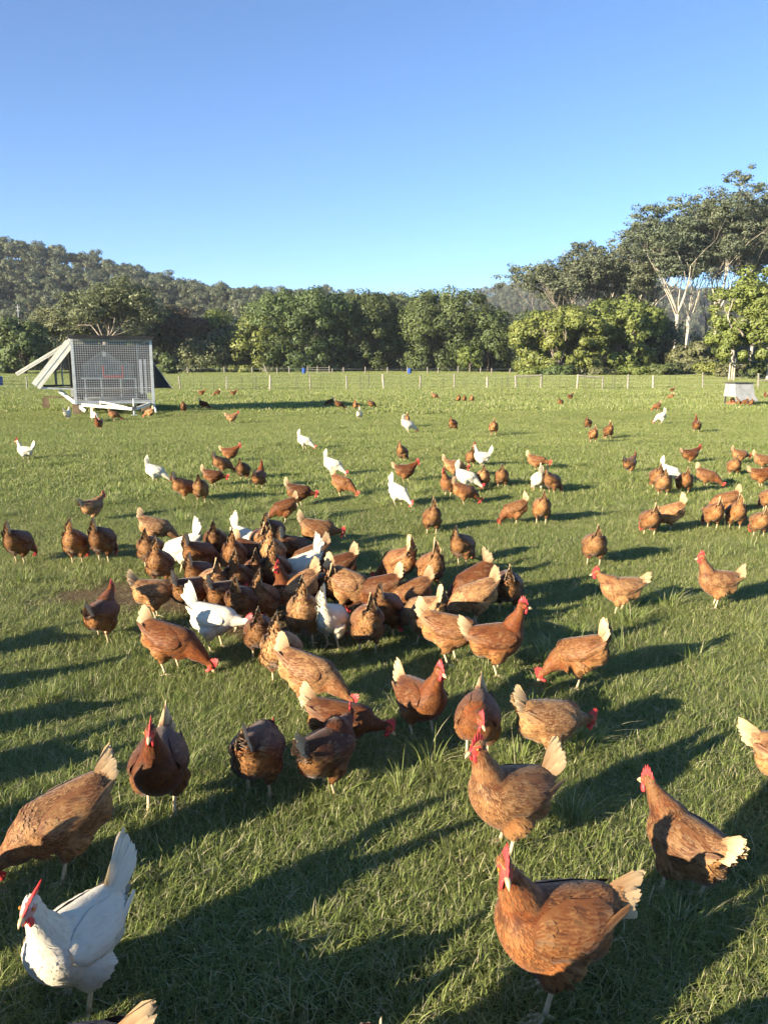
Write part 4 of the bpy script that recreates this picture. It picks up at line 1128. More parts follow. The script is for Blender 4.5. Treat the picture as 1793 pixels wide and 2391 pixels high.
    pat = np.c_[np.full(nv, 0.15), G, r.random(nv) * 0.7, np.zeros(nv)]
    nf = len(bm_.polygons)
    bm_.name = 'hen_body'
    a_ = bm_.color_attributes.new('pat', 'FLOAT_COLOR', 'POINT'); a_.data.foreach_set('color', pat.astype(np.float32).ravel())
    bm_.polygons.foreach_set('use_smooth', np.full(nf, True))
    bm_.materials.clear(); bm_.materials.append(M_BROWN)
    parts = [('body', bm_, 'plum', None)]
    # ---- feather coat
    bm_.calc_loop_triangles()
    tri = np.empty(len(bm_.loop_triangles) * 3, np.int32); bm_.loop_triangles.foreach_get('vertices', tri); tri = tri.reshape(-1, 3)
    ar = np.linalg.norm(np.cross(BV[tri[:, 1]] - BV[tri[:, 0]], BV[tri[:, 2]] - BV[tri[:, 0]]), axis=1)
    ns = 15000 if lod == 0 else 900
    ti = r.choice(len(tri), ns, p=ar / ar.sum())
    u, v = r.random(ns), r.random(ns); fl = u + v > 1; u[fl], v[fl] = 1 - u[fl], 1 - v[fl]
    w = 1 - u - v
    P = BV[tri[ti, 0]] * w[:, None] + BV[tri[ti, 1]] * u[:, None] + BV[tri[ti, 2]] * v[:, None]
    N = NV[tri[ti, 0]] * w[:, None] + NV[tri[ti, 1]] * u[:, None] + NV[tri[ti, 2]] * v[:, None]
    N /= np.linalg.norm(N, axis=1)[:, None] + 1e-9
    K, S_, D, _ = classify(P); G = regions(P, K, S_); tl = loc_t(P)
    L = np.full(ns, 0.024); W = np.full(ns, 0.0135); spc = np.full(ns, 0.0074); lf = np.full(ns, 0.0020); lc = np.full(ns, 0.8); cv = np.full(ns, 0.17)
    br = (K == 0) & (tl[:, 0] > 0.02) & (tl[:, 2] < 0.04); L[br], W[br], spc[br], cv[br] = 0.018, 0.0110, 0.0068, 0.075
    fl_ = G > 0.7; L[fl_], W[fl_], spc[fl_], lf[fl_], lc[fl_] = 0.034, 0.014, 0.0078, 0.0045, 0.5
    k1 = K == 1; L[k1] = 0.026 + 0.022 * (1 - S_[k1]); W[k1] = 0.0052 + 0.002 * (1 - S_[k1]); spc[k1] = 0.0050; lf[k1] = 0.0034; lc[k1] = 0.75
    k2 = K == 2; L[k2], W[k2], spc[k2], lf[k2] = 0.012, 0.006, 0.0045, 0.0008
    k3 = K == 3; L[k3], W[k3], spc[k3], lf[k3] = 0.026, 0.013, 0.0078, 0.0035
    if lod: L *= 2.1; W *= 2.6; spc *= 3.0
    hl = (P - hp) @ HB
    skip = (K == 2) & (hl[:, 0] > -0.012) & (hl[:, 2] < 0.017)
    skip |= (P[:, 2] < 0.075)
    D = D + np.where(fl_[:, None], np.array([0, 0, -0.45]), 0) + r.normal(0, 0.10, (ns, 3))
    D = D + (np.clip((tl[:, 0] - 0.045) / 0.05, 0, 1) * (K == 0) * np.clip((0.06 - tl[:, 2]) / 0.05, 0, 1))[:, None] * np.array([-0.5, 0, -1.3])
    cell = {}; keep = []
    for i in range(ns):
        if skip[i]: continue
        c = (int(P[i, 0] // 0.012), int(P[i, 1] // 0.012), int(P[i, 2] // 0.012)); ok = True; s2 = spc[i] ** 2
        for dx in (-1, 0, 1):
            for dy in (-1, 0, 1):
                for dz in (-1, 0, 1):
                    for j in cell.get((c[0]+dx, c[1]+dy, c[2]+dz), ()):
                        e = P[i] - P[j]
                        if e[0]*e[0] + e[1]*e[1] + e[2]*e[2] < s2: ok = False; break
                    if not ok: break
                if not ok: break
            if not ok: break
        if ok: cell.setdefault(c, []).append(i); keep.append(i)
    k = np.array(keep)
    sc = r.normal(1.0, 0.12, len(k))
    pt = np.c_[lc[k], G[k], r.random(len(k)), np.zeros(len(k))]
    fv, f4, f3, fp, fn = feather_cards(P[k] + N[k] * 0.0004, D[k], N[k], L[k] * sc, W[k] * sc, lf[k] * r.uniform(0.5, 1.6, len(k)) * flat, pt, cv[k])
    if lod == 0:                                   # loose barbs that soften the outline
        ok = np.where(~skip & (K != 2))[0]; k = r.choice(ok, min(1900, len(ok)), replace=False); n_ = len(k)
        pt2 = np.c_[r.random(n_), np.clip(G[k] + r.normal(0, 0.12, n_), 0, 1), r.random(n_), np.zeros(n_)]
        lift2 = np.where(G[k] > 0.7, 0.0065, 0.0026) * r.uniform(0.3, 1.5, n_) * (0.35 + flat)
        v2, q2, t2, p2, n2 = feather_cards(P[k], D[k] + r.normal(0, 0.25, (n_, 3)), N[k], L[k] * r.uniform(0.6, 1.15, n_), r.uniform(0.0012, 0.0026, n_), lift2, pt2, cv[k])
        f4 = np.vstack([f4, q2 + len(fv)]); f3 = np.vstack([f3, t2 + len(fv)]); fv = np.vstack([fv, v2]); fp = np.vstack([fp, p2]); fn = np.vstack([fn, n2])
    parts.append(('plumage', mesh_from('hen_plumage', fv, [f4, f3], [M_BROWN], True, fp, nrm=fn), 'plum', 'body'))
    # ---- wings
    for sgn in (1, -1):
        mb = MB()
        us = np.linspace(0, 1, 13); vs = np.linspace(-1, 1, 9)
        droop = pose.get('droop', 0.0)
        def wing_pt(u, v):
            x = 0.088 - 0.255 * u
            zc = 0.030 + 0.026 * u * u - droop * 0.02 * u
            hh = np.interp(u, [0, 0.12, 0.4, 0.75, 1], [0.018, 0.046, 0.060, 0.044, 0.004])
            z = zc + v * hh - 0.010
            sx = np.interp(x, TORSO[:, 0], TORSO[:, 3]); sh = np.interp(x, TORSO[:, 0], TORSO[:, 2]); sz = np.interp(x, TORSO[:, 0], TORSO[:, 1])
            rel = np.clip((z - sz) / max(sh, 0.02), -0.97, 0.97)
            y = max(sx * slim * math.sqrt(1 - rel * rel) * (1 - 0.22 * max(rel, 0)), 0.016 + 0.03 * (1 - u))
            bul = 0.015 * (1 - v * v) * math.sin(math.pi * min(1, 0.12 + u * 0.88)) ** 0.6
            return np.array([x, (y + bul + 0.003) * sgn, z])
        grid = np.array([[wing_pt(u, v) for v in vs] for u in us])
        Vg = tx(grid.reshape(-1, 3)); qg = []
        for i in range(12):
            for j in range(8):
                a0 = i*9 + j
                qg.append((a0, a0+1, a0+10, a0+9) if sgn < 0 else (a0, a0+9, a0+10, a0+1))
        mb.add(Vg, qg, (), (0.2, 0.4, 0.5, 0.0))
        # covert rows
        Pw, Dw, Nw, Lw, Ww, pw = [], [], [], [], [], []
        rows = 13 if lod == 0 else 4
        for iu in range(rows):
            u = 0.02 + 0.80 * iu / (rows - 1)
            nvr = int((13 if lod == 0 else 4))
            for jv in range(nvr):
                vv = -0.92 + 1.84 * (jv + 0.5 * (iu % 2) + r.normal(0, 0.22)) / nvr; uj = u
                u = min(0.86, max(0.0, uj + r.normal(0, 0.022)))
                p0, p1 = wing_pt(u, vv), wing_pt(min(1, u + 0.08), vv * 0.92)
                pv = wing_pt(u, vv + 0.1)
                d = p1 - p0; nn = np.cross(pv - p0, d) * sgn
                nn = nn if nn[1] * sgn > 0 else -nn
                nn /= np.linalg.norm(nn) + 1e-9
                Pw.append(p0); Dw.append(d + np.array([0, 0, -0.006 * (1 - u)])); Nw.append(nn)
                Lw.append((0.024 + 0.034 * u) * (1 if lod == 0 else 1.6)); Ww.append((0.0145 + 0.006 * u) * (1 if lod == 0 else 1.8)); pw.append((0.6, 0.40, r.random() * 0.85, 0.10 * (r.random() < 0.2))); u = uj
        Pw, Dw, Nw = tx(Pw), np.array(Dw) @ RY.T, np.array(Nw) @ RY.T
        fv, f4, f3, fp, fn = feather_cards(Pw, Dw, Nw, np.array(Lw) * r.uniform(0.8, 1.2, len(Lw)), np.array(Ww) * r.uniform(0.8, 1.15, len(Lw)), r.uniform(0.0003, 0.0024, len(Lw)) * (flat + 0.3), np.array(pw))
        mb.add(fv, f4, f3, fp, fn)
        # flight feathers along the lower edge
        nfl = 11 if lod == 0 else 3
        for iq in range(nfl):
            u = 0.36 + 0.36 * iq / (nfl - 1); p0 = wing_pt(u, -0.85 + 0.8 * iq / (nfl - 1))
            e = wing_pt(0.93, 0) + np.array([-0.004 - 0.03 * iq / nfl, 0.003 * sgn, -0.022 + 0.04 * iq / nfl])
            d = e - p0; Lq = np.linalg.norm(d); d /= Lq
            nn = np.array([0, sgn, 0.25]); nn -= d * nn.dot(d); nn /= np.linalg.norm(nn)
            s = np.cross(nn, d)
            long_feather(mb, tx([p0])[0], d @ RY.T, s @ RY.T, nn @ RY.T, Lq * r.uniform(0.93, 1.06), 0.018, (0, 0.4, r.random()), 0.25 * (r.random() < 0.5), 0.0, 0.75)
        me_w = mesh_from('hen_wing', np.concatenate(mb.v), [np.concatenate(mb.q), np.concatenate(mb.t)], [M_BROWN], True, np.concatenate(mb.pat), nrm=np.concatenate(mb.nr))
        parts.append(('wing', me_w, 'plum', None))
    # ---- tail: a tent-shaped fan
    mb = MB()
    ta = pose.get('tail', 0.7); tl_ = pose.get('tlen', 0.125); spread = pose.get('spread', 0.55); crm = pose.get('cream', 0.9)
    base0 = np.array([-0.128, 0, 0.055])
    nfan = 7 if lod == 0 else 3
    for sgn in (1, -1):
        for i in range(nfan):
            f = i / (nfan - 1)                      # 0 top .. 1 lowest
            ang = ta + 0.16 - spread * f
            yaw = sgn * (0.02 + 0.13 * f ** 1.2)
            d = np.array([-math.cos(ang) * math.cos(yaw), math.sin(yaw), math.sin(ang) * math.cos(yaw)])
            nn = np.array([0.0, sgn, 0.25 + 0.2 * f]); nn -= d * nn.dot(d); nn /= np.linalg.norm(nn)
            s = np.cross(nn, d)
            b = base0 + np.array([0.014 * f, sgn * (0.003 + 0.016 * f), -0.020 * f])
            long_feather(mb, tx([b])[0], d @ RY.T, s @ RY.T, nn @ RY.T, tl_ * (1.0 - 0.22 * f + r.normal(0, 0.03)), 0.036 * (1 if lod == 0 else 1.5), (0, 0.45, r.random() * 0.6), crm * r.uniform(0.75, 1.1), -0.06, 0.85, 0.4)
    # under-tail feathers lie across the tent and close it from behind and below
    for i in range(34 if lod == 0 else 8):
        f = (i + r.random()) / (34 if lod == 0 else 8)
        ang = ta + 0.02 - spread * (0.30 + 0.95 * f) + r.normal(0, 0.04); sy = r.uniform(-1, 1)
        d = np.array([-math.cos(ang), 0.10 * sy, math.sin(ang)]); d /= np.linalg.norm(d)
        nn = np.array([-math.sin(ang) - 0.2, 0.5 * sy, -math.cos(ang)]); nn -= d * nn.dot(d); nn /= np.linalg.norm(nn)
        b = np.array([-0.122 + 0.004 * f, sy * (0.006 + 0.020 * f), 0.050 - 0.050 * f])
        long_feather(mb, tx([b])[0], d @ RY.T, np.cross(nn, d) @ RY.T, nn @ RY.T, tl_ * (0.86 - 0.50 * f) * r.uniform(0.85, 1.1), 0.026 * (1 if lod == 0 else 1.8), (0, 0.80 + 0.2 * r.random(), r.random() * 0.4), 0.45 * r.random() * crm, 0.04, 0.75, 0.5)
    # tail coverts
    Pw, Dw, Nw, Lw, Ww, pw = [], [], [], [], [], []
    for i in range(130 if lod == 0 else 14):
        sgn = 1 if i % 2 else -1
        f = r.random(); g = r.random()
        ang = ta * (0.55 + 0.45 * g) + 0.05 - spread * 0.85 * f
        d = np.array([-math.cos(ang), sgn * 0.12 * f, math.sin(ang)])
        b = np.array([-0.105 - 0.045 * g, sgn * (0.018 + 0.026 * f) * (1 - 0.45 * g), 0.062 - 0.030 * f + 0.030 * g * math.sin(ta)])
        nn = np.array([0.1, sgn * (0.75 + 0.4 * f), 0.55 - 0.2 * f])
        Pw.append(b); Dw.append(d); Nw.append(nn / np.linalg.norm(nn)); Lw.append(r.uniform(0.034, 0.058) * (1 if lod == 0 else 1.4)); Ww.append(r.uniform(0.013, 0.020) * (1 if lod == 0 else 1.5)); pw.append((0.9, 0.45, r.random(), crm * 0.25 * g * r.random()))
    fv, f4, f3, fp, fn = feather_cards(tx(Pw), np.array(Dw) @ RY.T, np.array(Nw) @ RY.T, np.array(Lw), np.array(Ww), 0.003, np.array(pw))
    mb.add(fv, f4, f3, fp, fn)
    parts.append(('tail', mesh_from('hen_tail', np.concatenate(mb.v), [np.concatenate(mb.q), np.concatenate(mb.t)], [M_BROWN], True, np.concatenate(mb.pat), nrm=np.concatenate(mb.nr)), 'plum', None))
    # ---- comb
    cs_ = pose.get('comb', 1.0)
    xs = np.array([-0.030, -0.026, -0.020, -0.015, -0.010, -0.004, 0.001, 0.007, 0.012, 0.018, 0.022, 0.027, 0.031])
    top = np.array([0.010, 0.026, 0.022, 0.040, 0.024, 0.046, 0.025, 0.043, 0.021, 0.034, 0.014, 0.020, 0.004]) * cs_
    bot = np.interp(xs, [-0.03, -0.01, 0.01, 0.024, 0.031], [0.012, 0.020, 0.016, 0.006, -0.002])
    V, q = [], []
    lean = pose.get('lean', 0.12)
    for x, tz, bz in zip(xs, top, bot):
        zt = bz + tz
        V += [(x, 0.0040, bz - 0.003), (x - 0.003, 0.0030 + lean * tz * 0.6, bz + tz * 0.55), (x - 0.006 * tz / 0.04, lean * tz, zt), (x - 0.003, -0.0030 + lean * tz * 0.6, bz + tz * 0.55), (x, -0.0040, bz - 0.003)]
    for i in range(len(xs) - 1):
        for j in range(4):
            a0 = i*5 + j; q.append((a0, a0+1, a0+6, a0+5))
    mb = MB(); mb.add(np.array(V) @ HB.T + hp, q)
    parts.append(('comb', mesh_from('hen_comb', mb.v[0], [np.concatenate(mb.q)], [M_COMB], False), 'comb', None))
    # ---- wattles, beak, eyes
    for sgn in (1, -1):
        P = np.array([(0.016, 0.007*sgn, -0.010), (0.015, 0.009*sgn, -0.020), (0.013, 0.010*sgn, -0.031), (0.012, 0.010*sgn, -0.039), (0.012, 0.010*sgn, -0.043)])
        v_, q_, t_ = tube_geo(P, np.array([0.003, 0.004, 0.0045, 0.004, 0.001]), 8, True, np.array([0.005, 0.0085, 0.0115, 0.009, 0.002]))
        parts.append(('wattle', mesh_from('hen_wattle', v_ @ HB.T + hp, [np.array(q_), np.array(t_)], [M_COMB], True), 'comb', None))
    bk = MB()
    bk.tube(np.array([(0.024, 0, -0.003), (0.036, 0, -0.0045), (0.045, 0, -0.009), (0.0505, 0, -0.015)]) @ HB.T + hp, [0.0082, 0.0066, 0.0042, 0.0006], 8)
    bk.tube(np.array([(0.024, 0, -0.011), (0.036, 0, -0.0125), (0.0445, 0, -0.0145)]) @ HB.T + hp, [0.0055, 0.0045, 0.0008], 8)
    parts.append(('beak', mesh_from('hen_beak', np.concatenate(bk.v), [np.concatenate(bk.q), np.concatenate(bk.t)], [M_BEAK], True), 'beak', None))
    if lod == 0:
        for sgn in (1, -1):
            la = np.linspace(-np.pi/2, np.pi/2, 7)
            P = np.c_[np.zeros(7), np.sin(la) * 0.0044, np.zeros(7)]
            v_, q_, t_ = tube_geo(P, np.maximum(np.cos(la), 0.02) * 0.0052, 10, True)
            me_e = mesh_from('hen_eye', v_, [np.array(q_), np.array(t_)], [M_EYE], True)
            # eye keeps its own origin so that its ring shows round the pupil
            parts.append(('eye', me_e, 'eye', (HB, hp + HB @ np.array([0.006, 0.0165 * sgn, 0.006]))))
    # ---- legs
    for (P, hock, foot), sgn in zip(thigh, (1, -1)):
        lg = MB()
        f0 = foot + np.array([0, 0, 0.014])
        lg.tube(spline(np.array([hock + np.array([0.004, 0, 0.012]), hock, hock * 0.5 + f0 * 0.5, f0]), 7), [0.011, 0.0095, 0.0075, 0.0066, 0.0064, 0.0068, 0.0082], 8)
        for az, Lt in ((0.0, 0.052), (0.55 * 1, 0.045), (-0.55, 0.045), (math.pi - 0.25 * sgn, 0.026)):
            d = np.array([math.cos(az), math.sin(az), 0])
            lg.tube(np.array([f0, f0 + d * Lt * 0.35 + (0, 0, -0.002), foot + d * Lt * 0.75 + (0, 0, 0.0065), foot + d * Lt + (0, 0, 0.004), foot + d * (Lt + 0.011) + (0, 0, 0.001)]), [0.0062, 0.0052, 0.0046, 0.0034, 0.0006], 6)
        parts.append(('leg', mesh_from('hen_leg', np.concatenate(lg.v), [np.concatenate(lg.q), np.concatenate(lg.t)], [M_LEG], True), 'leg', None))
    return parts

def nod(hx, hz, r0=0.072, drop=0.0, hy=0.0, base=(0.062, 0.245)):
    """neck path from the chest to a head at hx, hy, hz"""
    bx, bz = base
    return [(bx - 0.03, 0, bz - 0.035, r0), (bx + 0.012, hy * 0.05, bz + 0.012, r0 * 0.95), (bx + (hx - bx) * 0.42 + drop * 0.02, hy * 0.30, bz + (hz - bz) * 0.42, r0 * 0.72), (bx + (hx - bx) * 0.75 + drop * 0.01, hy * 0.7, bz + (hz - bz) * 0.75, r0 * 0.47), (hx - 0.010, hy, hz - 0.004, 0.0245)]

POSES = {
    'alert':   dict(pitch=0.10, neck=nod(0.132, 0.395), head=(0.140, 0, 0.402), hdir=(1, 0, -0.10), tail=0.75, legs=[(0.018, 0.0), (-0.012, 0.004)]),
    'alertR':  dict(pitch=0.06, neck=nod(0.130, 0.385, hy=-0.012), head=(0.134, -0.020, 0.392), hdir=(0.45, -0.9, -0.18), tail=0.35, tlen=0.13, spread=0.45, legs=[(0.03, 0.0), (-0.02, 0.006)]),
    'alertL':  dict(pitch=0.08, neck=nod(0.128, 0.380, hy=0.012), head=(0.132, 0.016, 0.388), hdir=(0.20, 1.0, -0.22), tail=0.26, tlen=0.13, spread=0.50, legs=[(0.03, 0.0), (-0.02, 0.006)]),
    'cock':    dict(pitch=0.16, neck=nod(0.122, 0.392), head=(0.128, 0, 0.400), hdir=(1, 0.15, -0.16), tail=1.15, tlen=0.145, legs=[(0.02, 0.0), (-0.012, 0.004)]),
    'stalk':   dict(pitch=0.0, neck=nod(0.175, 0.335), head=(0.186, 0, 0.340), hdir=(1, 0, -0.15), tail=0.45, spread=0.45, legs=[(0.045, 0.0), (-0.035, 0.010)]),
    'leanL':   dict(pitch=-0.05, neck=nod(0.185, 0.290, hy=0.02), head=(0.200, 0.026, 0.290), hdir=(1, 0.5, -0.35), tail=0.55, legs=[(0.03, 0.0), (-0.02, 0.006)]),
    'low':     dict(pitch=-0.14, neck=nod(0.205, 0.190, base=(0.075, 0.215), drop=-0.2), head=(0.222, 0, 0.182), hdir=(1, 0, -0.75), hup=(0.5, 0, 1), tail=0.75, lift=0.004, legs=[(0.02, 0.0), (-0.01, 0.004)]),
    'peck':    dict(pitch=-0.26, neck=nod(0.222, 0.085, base=(0.085, 0.180), drop=0.8), head=(0.234, 0, 0.066), hdir=(0.75, 0, -1.0), hup=(1, 0, 0.6), tail=0.85, lift=0.006, legs=[(0.015, 0.0), (-0.015, 0.004)]),
    'peckR':   dict(pitch=-0.24, neck=nod(0.205, 0.085, base=(0.085, 0.180), hy=-0.055, drop=0.8), head=(0.214, -0.062, 0.066), hdir=(0.70, -0.5, -1.0), hup=(1, -0.4, 0.6), tail=0.70, lift=0.006, spread=0.5, legs=[(0.03, 0.0), (-0.03, 0.010)]),
    'peckL':   dict(pitch=-0.30, neck=nod(0.200, 0.075, base=(0.085, 0.170), hy=0.06, drop=0.8), head=(0.208, 0.068, 0.060), hdir=(0.70, 0.5, -1.0), hup=(1, 0.4, 0.6), tail=1.0, tlen=0.135, lift=0.010, legs=[(0.0, 0.0), (0.035, 0.006)]),
    'peckup':  dict(pitch=-0.40, neck=nod(0.212, 0.075, base=(0.09, 0.155), drop=0.8), head=(0.222, 0, 0.060), hdir=(0.6, 0, -1.0), hup=(1, 0, 0.5), tail=1.10, tlen=0.13, lift=0.014, fluff=1.06, legs=[(0.01, 0.0), (-0.01, 0.004)]),
    'leghorn': dict(pitch=0.14, slim=0.90, deep=0.96, neck=nod(0.126, 0.400, r0=0.066), head=(0.136, 0.004, 0.410), hdir=(1, 0.25, -0.14), tail=1.12, tlen=0.185, spread=0.42, comb=1.5, lean=0.55, legs=[(0.02, 0.0), (-0.03, 0.006)]),
    'leghornlow': dict(pitch=-0.12, slim=0.88, deep=0.94, neck=nod(0.215, 0.205, r0=0.062, base=(0.078, 0.215)), head=(0.232, 0, 0.202), hdir=(1, 0, -0.55), hup=(0.4, 0, 1), tail=1.0, tlen=0.175, spread=0.42, comb=1.2, legs=[(0.02, 0.0), (-0.01, 0.004)]),
    'leghornpeck': dict(pitch=-0.28, slim=0.88, deep=0.95, neck=nod(0.222, 0.080, r0=0.064, base=(0.085, 0.178), drop=0.8), head=(0.232, 0, 0.066), hdir=(0.75, 0, -1.0), hup=(1, 0, 0.6), tail=1.05, tlen=0.17, spread=0.42, comb=1.2, lift=0.008, legs=[(0.015, 0.0), (-0.015, 0.004)]),
}
HEN_CACHE = {}
def hen_parts(pose, lod=0):
    key = (pose, lod)
    if key not in HEN_CACHE:
        HEN_CACHE[key] = build_hen(POSES[pose], 11 + len(HEN_CACHE), lod)
    return HEN_CACHE[key]

def place_hen(pose, loc, yaw, s, white, color, label, group, lod=0, roll=0.0):
    """a hen as an Empty with its parts (shared mesh data); distant hens carry only the parts one can make out"""
    root = empty('hen', loc, yaw, s)
    root.scale = (s * hr.uniform(0.95, 1.05), s * hr.uniform(0.94, 1.08), s * hr.uniform(0.95, 1.04))
    tag(root, label, 'hen', group)
    made = {}
    for name, me, kind, extra in hen_parts(pose, lod):
        o = bpy.data.objects.new(name, me)
        COL.objects.link(o)
        par = root
        if extra == 'body':
            par = made['body']; o['kind'] = 'stuff'
        elif kind == 'eye':
            HB, p = extra
            o.matrix_local = Matrix(((*HB[0], p[0]), (*HB[1], p[1]), (*HB[2], p[2]), (0, 0, 0, 1)))
        o.parent = par
        o.color = (*color, 1.0)
        if kind == 'plum' and white:
            o.material_slots[0].link = 'OBJECT'; o.material_slots[0].material = M_WHITE
        made.setdefault(name, o)
    return root
# ------------------------------------------------------------------ the flock
TINT = {'n': (0.50, 0.45, 0.85), 'd': (0.26, 0.15, 0.45), 'p': (0.66, 0.95, 0.95), 'r': (0.46, 0.12, 0.50), 'm': (0.42, 0.75, 1.0), 'w': (0.5, 0.5, 0.5)}  # the dark tint also puts shade into the plumage of shaded hens
